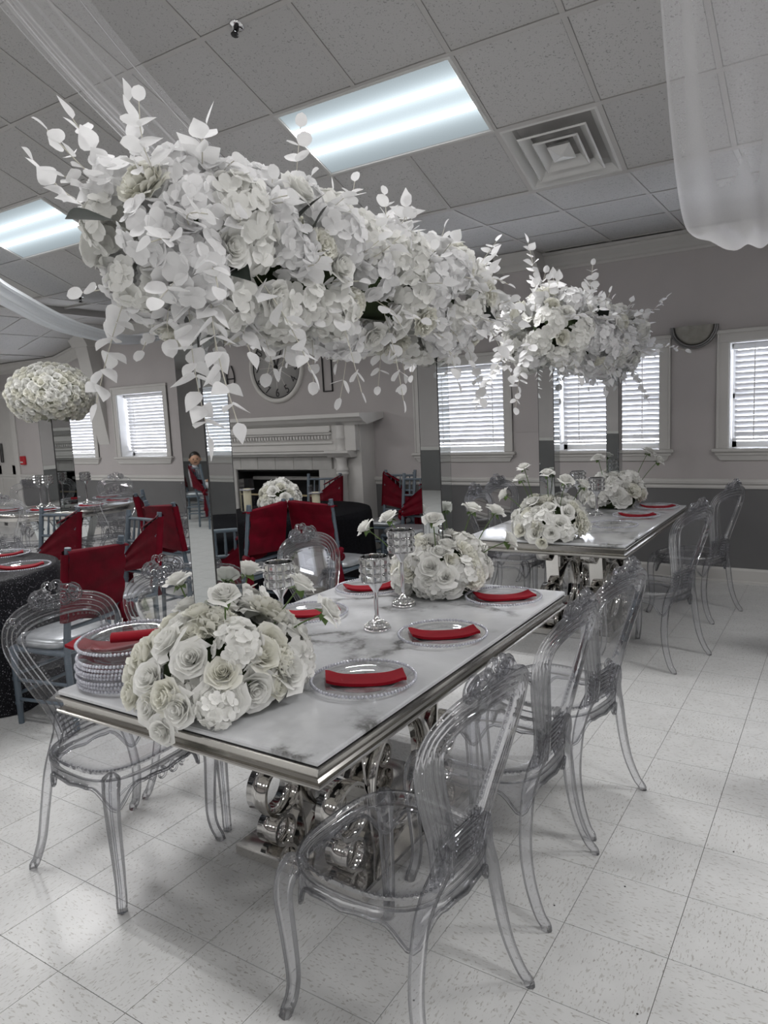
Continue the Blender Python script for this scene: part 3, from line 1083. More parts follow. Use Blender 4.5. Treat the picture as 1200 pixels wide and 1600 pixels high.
def build_wall_decor():
    # clock
    c = thing('wall_clock', 'large round white wall clock with thin black numerals over the mantel', 'clock', (-5.86, WALL_Y, 2.215))
    c.rotation_euler = (PI / 2, 0, 0)      # local z points into the room
    R = 0.425
    f = MB()
    f.lathe([(0.001, 0.012), (R - 0.05, 0.012), (R - 0.05, 0.0)], 48)
    part('clock_face', f, 'clock_face', c)
    r = MB()
    r.lathe([(R, 0.0), (R, 0.02), (R - 0.012, 0.035), (R - 0.035, 0.04), (R - 0.05, 0.03), (R - 0.058, 0.012)], 56)
    part('rim', r, 'clock_white', c)
    b = MB()
    b.lathe([(R - 0.066, 0.0125), (R - 0.066, 0.018), (R - 0.058, 0.018), (R - 0.058, 0.0125)], 56)
    part('inner_ring', b, 'black_iron', c)
    sp = MB()
    for k in range(12):
        a = k * PI / 6
        M = Matrix.Rotation(a, 4, 'Z')
        sp.box(0.04, R - 0.16, -0.0025, 0.0025, 0.012, 0.016, mat=M)
    part('face_spokes', sp, 'clock_white', c)
    for k in range(1, 13):
        a = PI / 2 - k * PI / 6
        rr = R - 0.12
        rot = a - PI / 2 if k in (10, 11, 12, 1, 2, 3, 9) else a + PI / 2
        if k in (3, 9):
            rot *= 0.0
        t = text_obj(str(k), 0.145, 'black_iron', c, T3(rr * math.cos(a), rr * math.sin(a), 0.0145) @ Matrix.Rotation(rot, 4, 'Z') @ Matrix.Scale(0.85, 4, (1, 0, 0)))
    for nm, a, L in (('hour_hand', math.radians(100), 0.16), ('minute_hand', math.radians(62), 0.24)):
        h = MB()
        M = Matrix.Rotation(a, 4, 'Z')
        h.prism([(-0.04, -0.006), (L * 0.7, -0.012), (L, 0), (L * 0.7, 0.012), (-0.04, 0.006)], 'z', 0.02, 0.024, mat=M)
        part(nm, h, 'black_iron', c)
    hb = MB()
    hb.lathe([(0.028, 0.012), (0.028, 0.03), (0.001, 0.034)], 16)
    part('hub', hb, 'black_iron', c)
    # thin black outlined pieces either side of the clock
    o = MB()
    for a, bb, z0, z1 in ((-0.07, -0.058, 0, 0.52), (0.058, 0.07, 0, 0.52), (-0.07, 0.07, 0, 0.012), (-0.07, 0.07, 0.508, 0.52)):
        o.box(a, bb, -0.015, 0, z0, z1)
    ob = link('wall_frame', o.mesh('wall_frame', 'black_iron'))
    ob.location = (-5.10, WALL_Y, 1.885)
    tag(ob, 'thin black upright rectangular outline hung on the window side of the clock', 'wall art')
    s = MB()
    for sx in (-1, 1):
        pts = [(sx * (0.015 + 0.05 * math.sin(t * 3.0)), -0.012, 0.32 * t) for t in [k / 14 for k in range(15)]]
        s.tube(pts, 0.008, 6)
    s.tube([(-0.05, -0.012, 0.16), (0.05, -0.012, 0.16)], 0.008, 6)
    ob = link('wall_scroll', s.mesh('wall_scroll', 'black_iron'))
    ob.location = (-6.62, WALL_Y, 1.97)
    tag(ob, 'small black iron scroll hung beside the clock', 'wall art')
    # half-round sconce
    sc_ = thing('wall_sconce', 'half-round grey wall sconce with banded rim between two windows', 'wall lamp', (-1.155, WALL_Y, 2.215))
    for nm, R0, R1, mt in (('glass_bowl', 0.0, 0.158, 'frosted_glass'), ('rim_band', 0.163, 0.176, 'sconce_metal'), ('outer_band', 0.18, 0.19, 'sconce_metal')):
        g = MB()
        n = 20
        if R0 == 0:
            g.grid(lambda u, v: (R1 * math.sin((u - 0.5) * PI) * math.sin(v * PI / 2), -0.02 - 0.085 * math.cos(v * PI / 2), -R1 * math.cos((u - 0.5) * PI) * math.sin(v * PI / 2) * 1.0), n, 8)
            g.add([(-R1, -0.02, 0), (R1, -0.02, 0), (0.5 * R1, -0.085, 0), (-0.5 * R1, -0.085, 0)], [(0, 1, 2, 3)], False)
        else:
            rm = (R0 + R1) / 2
            g.tube([(rm * math.sin((k / n - 0.5) * PI), -0.03, -rm * math.cos((k / n - 0.5) * PI)) for k in range(n + 1)], (R1 - R0) / 2 + 0.004, 8, sx=2.0, up=(0, 1, 0))
        part(nm, g, mt, sc_)
    bp = MB()
    n = 20
    bp.prism([(0.19 * math.sin((k / n - 0.5) * PI), -0.19 * math.cos((k / n - 0.5) * PI)) for k in range(n + 1)], 'y', -0.02, 0.0)
    part('back_plate', bp, 'sconce_metal', sc_)
    for s_ in (-1, 1):
        k = MB()
        k.ball((s_ * 0.135, -0.045, -0.02), 0.012, 8, 6)
        part('screw_knob', k, 'black_iron', sc_)
    # fire alarm pull station
    a = thing('fire_alarm_pull', 'small red fire alarm pull station beside the hall door', 'fire alarm', (-11.38, WALL_Y, 1.06))
    p = MB()
    p.box(-0.06, 0.06, -0.045, 0, 0, 0.14, 0.008)
    part('alarm_housing', p, 'alarm_red', a)
    p = MB()
    p.box(-0.035, 0.035, -0.06, -0.045, 0.03, 0.055, 0.004)
    part('pull_bar', p, 'trim_white', a)


# ------------------------------------------------------------------ ceiling swags
def swag(name, label, path, width, folds, depth, mat, seed, gather=None):
    """cloth hung along path: cross-section in the plane across the path, with soft folds"""
    rng = random.Random(seed)
    P = catmull(path, 10)
    ph = [rng.uniform(0, 6.28) for _ in range(6)]
    fr = [folds * rng.uniform(0.7, 1.4) for _ in range(3)]
    nu, nv = 60, len(P) - 1
    mb = MB()

    def fn(u, v):
        i = min(int(round(v * nv)), nv)
        p = P[i]
        a, b = P[max(0, i - 1)], P[min(nv, i + 1)]
        t = (b - a).normalized()
        side = Vector((t.y, -t.x, 0)).normalized()
        nrm = side.cross(t).normalized()
        s = (u - 0.5)
        w = width * (gather(v) if gather else 1.0)
        amp = depth * (0.7 + 0.3 * math.sin(3 * v + ph[3]))
        off = amp * (0.5 * math.sin(fr[0] * s * 6.28 + ph[0] + v) + 0.3 * math.sin(fr[1] * s * 12.5 + ph[1] - 1.3 * v) + 0.2 * math.sin(fr[2] * s * 19 + ph[2]))
        sag = -0.35 * w * (1 - (2 * s) ** 2) * 0.5
        lat = s * w + 0.02 * math.sin(9 * s + 5 * v + ph[4])
        return tuple(p + side * lat + nrm * off + Vector((0, 0, sag)))
    mb.grid(fn, nu, nv)
    o = link(name, mb.mesh(name, mat))
    return tag(o, label, 'drape', 'fabric swags hung from the ceiling')


def build_swags():
    swag('ceiling_swag', 'sheer white voile swag passing behind the big flower garland',
         [(-3.15, 1.4, 4.15), (-3.2, 2.3, 3.5), (-3.3, 3.1, 3.13), (-3.5, 4.0, 2.86), (-3.7, 5.2, 2.72), (-3.85, 6.2, 2.8), (-3.9, 6.72, 2.95)], 0.50, 2.2, 0.03, 'voile', 5)
    swag('ceiling_swag', 'wide sheer white voile swag with low rounded belly by the sconce',
         [(-0.22, 2.25, 3.88), (-0.27, 2.7, 3.32), (-0.31, 3.25, 2.72), (-0.34, 3.75, 2.42), (-0.38, 4.35, 2.46), (-0.44, 5.2, 2.65), (-0.5, 6.0, 2.85), (-0.55, 6.7, 2.97)], 0.66, 1.4, 0.10, 'voile', 8)
    swag('ceiling_swag', 'opaque white satin swag drooping over the round mirror-topped table',
         [(-7.0, 3.72, 3.36), (-7.0, 3.95, 3.1), (-7.0, 4.25, 2.93), (-7.02, 4.8, 2.72), (-7.06, 5.5, 2.63), (-7.15, 6.2, 2.72), (-7.2, 6.7, 2.9)], 0.58, 2.6, 0.05, 'satin_drape', 12, lambda v: 0.9 - 0.25 * v)


# ------------------------------------------------------------------ clear chairs
def ghost_chair_kit():
    K = Kit()

    def outline(th, s=1.0):
        n = 3.0
        c, sn = math.cos(th), math.sin(th)
        x = math.copysign(abs(c) ** (2 / n), c) * 0.238 * s
        y = math.copysign(abs(sn) ** (2 / n), sn) * 0.222 * s
        return x * (1 - 0.10 * (0.22 - y) / 0.44), y
    n = 44
    # seat: a shallow dish with a rolled rim
    seat = MB()
    rings = [(0.90, 0.430), (0.985, 0.424), (1.012, 0.436), (1.012, 0.452), (0.99, 0.462), (0.955, 0.458), (0.925, 0.449), (0.6, 0.440), (0.2, 0.437)]
    vs = []
    for s, z in rings:
        for k in range(n):
            x, y = outline(2 * PI * k / n, s)
            vs.append((x, y, z - 0.010 * (1 - min(1, abs(y / 0.222)) ** 2) * (1 if s < 0.93 else 0.0)))
    fs = [(i * n + k, i * n + (k + 1) % n, (i + 1) * n + (k + 1) % n, (i + 1) * n + k) for i in range(len(rings) - 1) for k in range(n)]
    fs.append(tuple((len(rings) - 1) * n + k for k in range(n)))
    seat.add(vs, fs)
    si = K.add('seat', seat, 'clear_plastic')
    bd = MB()
    nb = 84
    for k in range(nb):
        x, y = outline(2 * PI * k / nb, 0.94)
        bd.ball((x, y, 0.457), 0.0042, 5, 3)
    K.add('beading', bd, 'clear_plastic', si)
    # apron under the rim, lower edge scalloped
    ap = MB()
    m = 72
    vs = []
    for s in (1.0, 0.968):
        for k in range(m):
            th = 2 * PI * k / m
            x, y = outline(th, s)
            q = abs(math.sin(2 * th)) ** 7
            drop = 0.024 + 0.085 * q + 0.012 * max(0, math.cos(4 * (th - PI / 2))) * (0.6 + 0.4 * math.cos(24 * th))
            vs += [(x, y, 0.43), (x, y, 0.43 - drop * 0.5), (x, y, 0.43 - drop)]
    fs = []
    for k in range(m):
        a, b = 3 * k, 3 * ((k + 1) % m)
        for q in range(2):
            fs.append((a + q, a + q + 1, b + q + 1, b + q))
            o = 3 * m
            fs.append((o + a + q, o + b + q, o + b + q + 1, o + a + q + 1))
        fs.append((a + 2, 3 * m + a + 2, 3 * m + b + 2, b + 2))
    ap.add(vs, fs)
    ai = K.add('apron', ap, 'clear_plastic')
    ae = MB()
    ae.tube([Vector(vs[3 * k + 2]) for k in range(m)], 0.0065, 6, closed=True)
    K.add('apron_edge', ae, 'clear_plastic', ai)
    cv = MB()

    def spiral(mbx, c, ex, ey, r0, r1, turns, tr, sg=1, a0=0.0):
        pts = []
        N = int(14 * turns)
        for k in range(N + 1):
            t = k / N
            a = a0 + sg * 2 * PI * turns * t
            r = r0 + (r1 - r0) * t
            pts.append(Vector(c) + Vector(ex) * (r * math.cos(a)) + Vector(ey) * (r * math.sin(a)))
        mbx.tube(pts, [tr * (1 - 0.3 * k / N) for k in range(N + 1)], 6)
    for sg in (-1, 1):
        spiral(cv, (sg * 0.028, 0.226, 0.392), (1, 0, 0), (0, 0, 1), 0.022, 0.006, 1.3, 0.005, sg, PI / 2)
        spiral(cv, (sg * 0.068, 0.224, 0.396), (1, 0, 0), (0, 0, 1), 0.016, 0.005, 1.2, 0.004, -sg, -PI / 2)
        cv.tube(catmull([(sg * 0.085, 0.222, 0.4), (sg * 0.12, 0.22, 0.41), (sg * 0.16, 0.216, 0.405), (sg * 0.19, 0.205, 0.385)], 4), 0.004, 6)
    K.add('carving', cv, 'clear_plastic', ai)
    # legs
    for sg in (-1, 1):
        lg = MB()
        P = catmull([(sg * 0.182, 0.166, 0.452), (sg * 0.196, 0.179, 0.435), (sg * 0.214, 0.196, 0.40), (sg * 0.221, 0.203, 0.34), (sg * 0.216, 0.198, 0.24), (sg * 0.211, 0.194, 0.12), (sg * 0.216, 0.2, 0.06), (sg * 0.226, 0.211, 0.022), (sg * 0.23, 0.216, 0.0)], 4)
        N = len(P)
        rr = [min(0.008 + 0.007 * k, 0.035 - 0.0165 * min(1, k / N * 1.5)) for k in range(N)]
        rr[-3:] = [0.0165, 0.018, 0.018]
        lg.tube(P, rr, 8, up=(1, 1, 0), phase=PI / 8)
        li = K.add('leg', lg, 'clear_plastic')
        g = MB()
        g.tube([p + Vector((sg * 0.010, 0.010, 0)) * (r / 0.016) * 0.9 for p, r in zip(P, rr)], 0.0045, 5)
        K.add('leg_rib', g, 'clear_plastic', li)
        lg = MB()
        P = catmull([(sg * 0.092, -0.232, 0.56), (sg * 0.104, -0.216, 0.50), (sg * 0.138, -0.202, 0.445), (sg * 0.172, -0.197, 0.37), (sg * 0.2, -0.2, 0.24), (sg * 0.212, -0.218, 0.13), (sg * 0.222, -0.25, 0.045), (sg * 0.225, -0.272, 0.016), (sg * 0.225, -0.275, 0.0)], 4)
        N = len(P)
        rr = [min(0.012 + 0.004 * k, 0.025 - 0.0095 * k / N) for k in range(N)]
        rr[-2:] = [0.0165, 0.0165]
        lg.tube(P, rr, 8, up=(1, 0, 0), phase=PI / 8, sx=0.8)
        K.add('leg', lg, 'clear_plastic')
    # balloon back: ribbed band
    half = [(0.118, 0.0), (0.122, 0.05), (0.146, 0.13), (0.188, 0.22), (0.228, 0.31), (0.246, 0.385), (0.225, 0.452), (0.165, 0.494), (0.085, 0.512), (0.0, 0.516)]
    H = [Vector((x, 0, z)) for x, z in half]
    right = catmull(H, 4)
    full = right + [Vector((-p.x, 0, p.z)) for p in reversed(right[:-1])]

    def lean(x, z, off):
        # plane of the back leans away from the sitter and curves a little round the sides
        yb = -0.205 - 0.17 * z - 0.10 * z * z + 0.35 * x * x
        return (x, yb + off, 0.452 + z)

    def inset(d):
        out = []
        N = len(full)
        for i, p in enumerate(full):
            a, b = full[max(0, i - 1)], full[min(N - 1, i + 1)]
            t = (b - a).normalized()
            nn = Vector((-t.z, 0, t.x))
            out.append(p + nn * d)
        return out
    W = 0.078
    cols = []
    NP = 17
    for k in range(NP):
        d = W * k / (NP - 1)
        thick = 0.007 + 0.009 * abs(math.sin(4 * PI * k / (NP - 1)))
        if k in (0, NP - 1):
            thick = 0.005
        cols.append((inset(d), thick))
    fb = MB()
    N = len(full)
    ring = [(c, t) for c, t in cols] + [(c, -t * 0.8) for c, t in reversed(cols)]
    vs = []
    for i in range(N):
        for c, t in ring:
            vs.append(lean(c[i].x, c[i].z, t))
    R = len(ring)
    fs = [(i * R + k, i * R + (k + 1) % R, (i + 1) * R + (k + 1) % R, (i + 1) * R + k) for i in range(N - 1) for k in range(R)]
    fs += [tuple(range(R)), tuple((N - 1) * R + k for k in reversed(range(R)))]
    fb.add(vs, fs)
    bi = K.add('back_frame', fb, 'clear_plastic')
    # inner panel with beaded border
    inn = inset(W - 0.004)
    hn = len(right)
    L = [p for p in inn[:hn] if p.z > 0.135]
    pn = MB()
    vs, fs = [], []
    NU = 8
    for side in (0.0,):
        for p in L:
            for k in range(NU + 1):
                x = max(p.x, 0.0) * (2 * k / NU - 1)
                vs.append(lean(x, p.z, side))
    rows = len(L)
    o = rows * (NU + 1)
    for i in range(rows - 1):
        for k in range(NU):
            a = i * (NU + 1) + k
            fs.append((a, a + 1, a + NU + 2, a + NU + 1))
    pn.add(vs, fs)
    pi_ = K.add('back_panel', pn, 'clear_plastic')
    bd = MB()
    loop = []
    ib = inset(W + 0.008)
    pr_ = [p for p in ib[:hn] if p.z > 0.15 and p.x > 0.004]
    loop = [Vector((x, 0, 0.15)) for x in (0.0, 0.025)] + pr_
    pts = []
    for a, b in zip(loop[:-1], loop[1:]):
        m_ = max(1, int((b - a).length / 0.0115))
        for k in range(m_):
            pts.append(a + (b - a) * (k / m_))
    for p in pts:
        for sg in ((-1, 1) if p.x > 0.002 else (1,)):
            bd.ball(lean(sg * p.x, p.z, 0.004), 0.0045, 5, 3)
    K.add('beading', bd, 'clear_plastic', pi_)
    # lower splat with rolled ribs and scrolls
    sp = MB()
    for k in range(6):
        z = 0.012 + k * 0.018
        w = 0.085 + 0.004 * k
        sp.tube([lean(x * w, z + 0.012 * (1 - x * x), 0.004) for x in (-1, -0.6, -0.2, 0.2, 0.6, 1)], 0.0105, 7)
    sp_i = K.add('lower_splat', sp, 'clear_plastic')
    for sg in (-1, 1):
        for cx, cz, r in ((0.035, 0.13, 0.026), (0.07, 0.115, 0.018)):
            sc_ = MB()
            c = lean(sg * cx, cz, 0.016)
            spiral(sc_, c, (1, 0, 0), (0, -0.18, 0.98), r, 0.005, 1.4, 0.0065, sg, -PI / 2)
            K.add('scroll', sc_, 'clear_plastic', sp_i)
    # crest of curling scrolls
    cr = MB()
    for sg in (-1, 1):
        for cx, cz, r, tr in ((0.073, 0.508, 0.034, 0.010), (0.030, 0.497, 0.027, 0.009)):
            c = lean(sg * cx, cz, 0.012)
            spiral(cr, c, (1, 0, 0), (0, -0.25, 0.97), r, 0.006, 1.7, tr, -sg, PI / 2)
        spiral(cr, lean(sg * 0.016, 0.548, 0.006), (1, 0, 0), (0, -0.25, 0.97), 0.024, 0.01, 0.9, 0.009, sg, -PI / 2)
        cr.tube([lean(sg * 0.1, 0.512, 0.002), lean(sg * 0.07, 0.53, 0.002), lean(sg * 0.03, 0.54, 0.002)], [0.012, 0.015, 0.012], 8)
    cr.ball(lean(0, 0.475, 0.012), 0.012, 8, 5)
    K.add('crest', cr, 'clear_plastic')
    return K


def build_ghost_chairs():
    K = ghost_chair_kit()
    FX, TX = -PI / 2, PI / 2       # facing +X / facing -X
    g1 = 'clear chairs drawn up to the plate-stack marble table'
    for lab, x, y, rz in (
            ('clear ghost chair across the marble table from the stack of plates', -0.99, 1.50, TX - 0.08),
            ('clear ghost chair between two others, on the aisle side of the plate-stack table', -1.0, 2.165, TX - 0.03),
            ('clear ghost chair on the aisle side of the plate-stack table, next to the window-side table', -0.985, 2.73, TX - 0.17),
            ('clear ghost chair standing by the stack of beaded plates', -2.19, 1.565, FX + 0.03),
            ('clear ghost chair behind the rose mound next to the plate stack', -2.22, 2.09, FX),
            ('clear ghost chair facing the crystal goblets, a red-sashed chair right behind it', -2.17, 3.0, FX - 0.02)):
        K.place('ghost_chair', lab, 'chair', (x, y, 0), rz, g1)
    g2 = 'clear chairs drawn up to the window-side marble table'
    for lab, x, y, rz in (
            ('clear ghost chair on the aisle side of the window-side table, clear of the wall', -1.03, 4.61, TX - 0.28),
            ('clear ghost chair beside the grey wainscot, aisle side of the window-side table', -0.985, 5.74, TX - 0.3),
            ('clear ghost chair on the fireplace side of the window-side table', -2.2, 5.22, FX),
            ('clear ghost chair between window-side table and window, on the fireplace side', -2.33, 5.88, FX - 0.2)):
        K.place('ghost_chair', lab, 'chair', (x, y, 0), rz, g2)
    g3 = 'clear chairs around the round mirror-topped table'
    cx, cy = RT
    ring = [(-1.05, 0.9, 'clear ghost chair at the round mirror-topped table, back toward the red chairs'),
            (-0.15, 0.92, 'clear ghost chair at the round mirror-topped table, over the slanted mirror leg'),
            (2.0, 0.92, 'clear ghost chair close under the deep window, at the round mirror-topped table'),
            (2.85, 0.95, 'clear ghost chair on the door side of the round mirror-topped table, under the window'),
            (-1.9, 0.95, 'clear ghost chair on the door side of the round mirror-topped table, away from the windows')]
    for a, r, lab in ring:
        K.place('ghost_chair', lab, 'chair', (cx + r * math.cos(a), cy + r * math.sin(a), 0), a + PI / 2, g3)
    K.place('ghost_chair', 'clear ghost chair pulled aside against the grey wainscot', 'chair', (-7.1, 6.2, 0), PI * 0.55, 'spare clear chairs by the window wall')
    K.place('ghost_chair', 'clear ghost chair standing between mirror column and red-sashed chair', 'chair', (-6.1, 5.6, 0), PI * 0.8, 'spare clear chairs by the window wall')


RT = (-7.45, 4.85)          # round mirror-topped table
TC = (-4.25, 5.08)          # black table before the fireplace
TL = (-4.62, 2.15)          # black sequin table at the left
TR = (1.25, 4.15)           # black table beyond the right edge


# ------------------------------------------------------------------ chiavari chairs with red sashes
def chiavari_kit(variant):
    """faces +y; back at -y"""
    K = Kit()
    fw, rw, yf, yr = 0.195, 0.178, 0.19, -0.19

    def back(x, z, off=0.0):
        return (x, yr - 0.16 * max(0, z - 0.42) - 0.05 * max(0, 0.3 - z) + off, z)
    for s in (-1, 1):
        m = MB()
        zs = [0, 0.15, 0.3, 0.43, 0.6, 0.75, 0.88, 0.99]
        m.tube([back(s * (rw + 0.01 * (z > 0.45) * (z - 0.45)), z) for z in zs], [0.0165, 0.018, 0.018, 0.019, 0.018, 0.018, 0.018, 0.017], 8)
        for z in (0.2, 0.5, 0.66, 0.82, 0.955):
            m.tube([back(s * rw, z - 0.008), back(s * rw, z + 0.008)], 0.0215, 8)
        K.add('back_post', m, 'slate_resin')
        m = MB()
        m.tube([(s * fw, yf, z) for z in (0.43, 0.3, 0.15, 0)], [0.019, 0.018, 0.018, 0.015], 8)
        for z in (0.12, 0.26, 0.39):
            m.tube([(s * fw, yf, z - 0.008), (s * fw, yf, z + 0.008)], 0.0215, 8)
        K.add('leg', m, 'slate_resin')
        for z in (0.14, 0.25):
            m = MB()
            m.tube([(s * fw, yf, z), (s * rw, back(0, z)[1], z)], 0.0105, 6)
            K.add('stretcher', m, 'slate_resin')
    for z in (0.17, 0.28):
        m = MB()
        m.tube([(-fw, yf, z), (fw, yf, z)], 0.0105, 6)
        K.add('stretcher', m, 'slate_resin')
    m = MB()
    m.tube([back(-rw, 0.2), back(rw, 0.2)], 0.0105, 6)
    K.add('stretcher', m, 'slate_resin')
    m = MB()
    m.box(-fw - 0.012, fw + 0.012, yr - 0.005, yf + 0.02, 0.41, 0.44, 0.01)
    K.add('seat_frame', m, 'slate_resin')
    cu = MB()
    n = 28
    vs = []
    rings = [(0.96, 0.441), (1.04, 0.452), (1.05, 0.468), (1.0, 0.484), (0.85, 0.492), (0.45, 0.498), (0.1, 0.5)]
    for sc_, z in rings:
        for k in range(n):
            a = 2 * PI * k / n
            c, s = math.cos(a), math.sin(a)
            vs.append((math.copysign(abs(c) ** 0.55, c) * 0.2 * sc_, math.copysign(abs(s) ** 0.55, s) * 0.195 * sc_ + 0.012, z))
    fs = [(i * n + k, i * n + (k + 1) % n, (i + 1) * n + (k + 1) % n, (i + 1) * n + k) for i in range(len(rings) - 1) for k in range(n)] + [tuple((len(rings) - 1) * n + k for k in range(n))]
    cu.add(vs, fs)
    K.add('seat_cushion', cu, 'silver_vinyl')
    for z in (0.93, 0.77, 0.68, 0.56):
        m = MB()
        m.tube([back(-rw, z), back(0, z, -0.012), back(rw, z)], 0.012, 7)
        K.add('back_rail', m, 'slate_resin')
    for k in range(5):
        x = (k - 2) * 0.058
        m = MB()
        m.tube([back(x, 0.77, -0.008), back(x, 0.81, -0.008), back(x, 0.85, -0.008), back(x, 0.93, -0.008)], [0.007, 0.010, 0.008, 0.007], 6)
        K.add('spindle', m, 'slate_resin')
    # sash: cloth round the back, drawn to a knot low on one side
    sg = -1 if variant in (1, 3) else 1
    wide = variant >= 2
    rng = random.Random(40 + variant)
    sash = MB()

    def band(side, top0, bot0, top1, bot1, x0, x1, nu=20, nv=12):
        def fn(u, v):
            e = u ** 1.15
            x = sg * (x0 + (x1 - x0) * u)
            zt = top0 + (top1 - top0) * e
            zb = bot0 + (bot1 - bot0) * e
            z = zt + (zb - zt) * v
            fold = 0.007 * math.sin(v * 15 + 3 * u) * (0.25 + u) + 0.004 * math.sin(v * 31 + side)
            bulge = 0.024 + 0.010 * math.sin(PI * u)
            return back(x, z, side * (bulge + fold * 0.8) - 0.004)
        sash.grid(fn, nu, nv)
    a = -(rw + 0.022)
    b_ = rw + 0.012
    for side in (-1, 1):
        if wide:
            band(side, 0.965, 0.60, 0.945, 0.62, a, b_)
            if side > 0:
                band(side, 0.70, 0.58, 0.66, 0.5, -0.06, b_, 12, 8)
        else:
            band(side, 0.955, 0.62, 0.66, 0.55, a, b_)
    # the turn of cloth round the post and over the rail

    def turn(u, v):
        z = 0.60 + 0.36 * v
        an = PI / 2 + PI * u
        p = back(sg * (a + 0.0), z)
        return (p[0] + sg * 0.014 * math.cos(an) * 1.2, p[1] + 0.026 * math.sin(an), z)
    sash.grid(turn, 8, 8)

    def overtop(u, v):
        x = sg * (a + (0.42 if wide else 0.2) * u)
        an = PI * v
        zt = 0.965 - ((0.035 * u) if wide else 0.10 * u)
        p = back(x, zt)
        return (x, p[1] + 0.026 * math.cos(an) * 1.0, zt + 0.014 * math.sin(an))
    sash.grid(overtop, 14, 6)
    sh = K.add('sash', sash, 'red_sash')
    kn = MB()
    kx, kz = sg * (rw + 0.018), 0.57
    for j in range(5):
        an = j * 1.3
        q = back(kx, kz)
        kn.tube([(q[0] + 0.035 * math.cos(an + t * 2.2) * (0.6 + 0.4 * t), q[1] - 0.03 + 0.03 * math.sin(an * 1.7 + t * 2), q[2] + 0.035 * math.sin(an + t * 2.4)) for t in (0, 0.25, 0.5, 0.75, 1)], [0.012, 0.02, 0.024, 0.02, 0.01], 7)
    K.add('sash_knot', kn, 'red_sash', sh)
    for j, (dx, L, w) in enumerate(((0.0, 0.36, 0.05), (0.03, 0.28, 0.045))):
        tl = MB()

        def fn(u, v):
            x = kx + sg * dx * v + (u - 0.5) * 2 * w * (0.4 + 0.8 * v) * (1 if j else -1)
            z = kz - 0.02 - L * v + 0.04 * abs(u - 0.5) * v
            q = back(kx, 0.5)
            return (x, q[1] - 0.045 - 0.012 * math.sin(u * 9 + 4 * v + j) * (0.3 + v) - 0.012 * j, z)
        tl.grid(fn, 8, 10)
        K.add('sash_tail', tl, 'red_sash', sh)
    return K


def build_chiavari():
    K = [chiavari_kit(v) for v in range(4)]
    gL, gC, gX, gR = 'red-sashed chairs around the black sequin table', 'red-sashed chairs around the black table before the fireplace', 'red-sashed chairs set along the window wall', 'red-sashed chairs out on the far side of the hall'

    def face(px, py, tx, ty):
        return math.atan2(ty - py, tx - px) - PI / 2
    rows = [
        (2, -3.62, 2.30, TL, 'red-sashed chair whose sash spans the whole back, beside the plate stack', gL),
        (1, -3.86, 1.50, TL, 'red-sashed chair with long hanging sash tails at the sequin table', gL),
        (0, -4.22, 3.07, (TL[0] + 0.3, TL[1] - 0.3), 'red-sashed chair with open ladder side, backed onto the clear chairs', gL),
        (0, -5.10, 3.05, (TL[0] - 0.3, TL[1]), 'red-sashed chair across the sequin table, nearest the mirror-topped table', gL),
        (3, -3.88, 3.98, (-6.5, 4.05), 'red-sashed chair with silver seat showing, between mirror column and crystal goblets', gC),
        (2, -3.39, 4.50, (-3.43, 6.05), 'red-sashed chair right behind the scrolled crest of a clear chair', gC),
        (0, -4.72, 5.98, (TC[0] - 0.2, TC[1]), 'red-sashed chair on the fireplace side of the black table', gC),
        (1, -5.34, 4.58, (-4.6, 5.25), 'red-sashed chair turned side-on with bow tied at its back', gC),
        (3, -4.55, 4.09, (-4.42, 5.29), 'red-sashed chair at the black table, next to the chair with the bow', gC),
        (0, -3.62, 6.02, (-3.5, 3.0), 'red-sashed chair beside the fireplace under the window edge', gX),
        (1, -4.1, 6.42, (-4.0, 3.0), 'red-sashed chair tucked behind another chair beside the fireplace', gX),
        (0, 0.32, 3.35, TR, 'red-sashed chair standing out on the far side of the hall', gR),
        (1, 0.22, 4.75, TR, 'red-sashed chair standing out on the far side of the hall', gR),
        (2, 0.7, 5.3, TR, 'red-sashed chair standing out on the far side of the hall', gR),
        (0, -9.0, -5.4, (-7.9, -6.2), 'red-sashed chair a small child sits on', None),
        (1, -8.2, -5.0, (-7.8, -6.2), 'red-sashed chair next to the seated child', None),
    ]
    for v, x, y, t, lab, g in rows:
        K[v].place('banquet_chair', lab, 'chair', (x, y, 0), face(x, y, *t), g)


# ------------------------------------------------------------------ marble tables
def sweep_rect(mb, hx, hy, prof):
    """prof: list of (outward offset, z); swept round a rectangle with mitred corners"""
    vs, n = [], len(prof)
    for sx, sy in ((-1, -1), (1, -1), (1, 1), (-1, 1)):
        for o, z in prof:
            vs.append((sx * (hx + o), sy * (hy + o), z))
    fs = []
    for c in range(4):
        for k in range(n - 1):
            a, b = c * n + k, ((c + 1) % 4) * n + k
            fs.append((a, a + 1, b + 1, b))
    mb.add(vs, fs, False)


def band_ring(mb, y, z, R, x0, x1, th=0.010, n=36, a0=0.0, a1=2 * PI):
    """flat steel band bent to a circle in the Y-Z plane"""
    closed = a1 - a0 > 6.2
    N = n if closed else n + 1
    vs = []
    for k in range(N):
        a = a0 + (a1 - a0) * k / n
        for r, x in ((R, x0), (R, x1), (R - th, x1), (R - th, x0)):
            vs.append((x, y + r * math.cos(a), z + r * math.sin(a)))
    sm, fl = [], []
    for k in range(n):
        i, j = k * 4, ((k + 1) % N) * 4
        sm += [(i, i + 1, j + 1, j), (i + 2, i + 3, j + 3, j + 2)]
        fl += [(i + 1, i + 2, j + 2, j + 1), (i + 3, i, j, j + 3)]
    o = len(mb.v)
    mb.add(vs, sm, True)
    mb.f += [tuple(q + o for q in f) for f in fl]
    mb.s += [False] * len(fl)


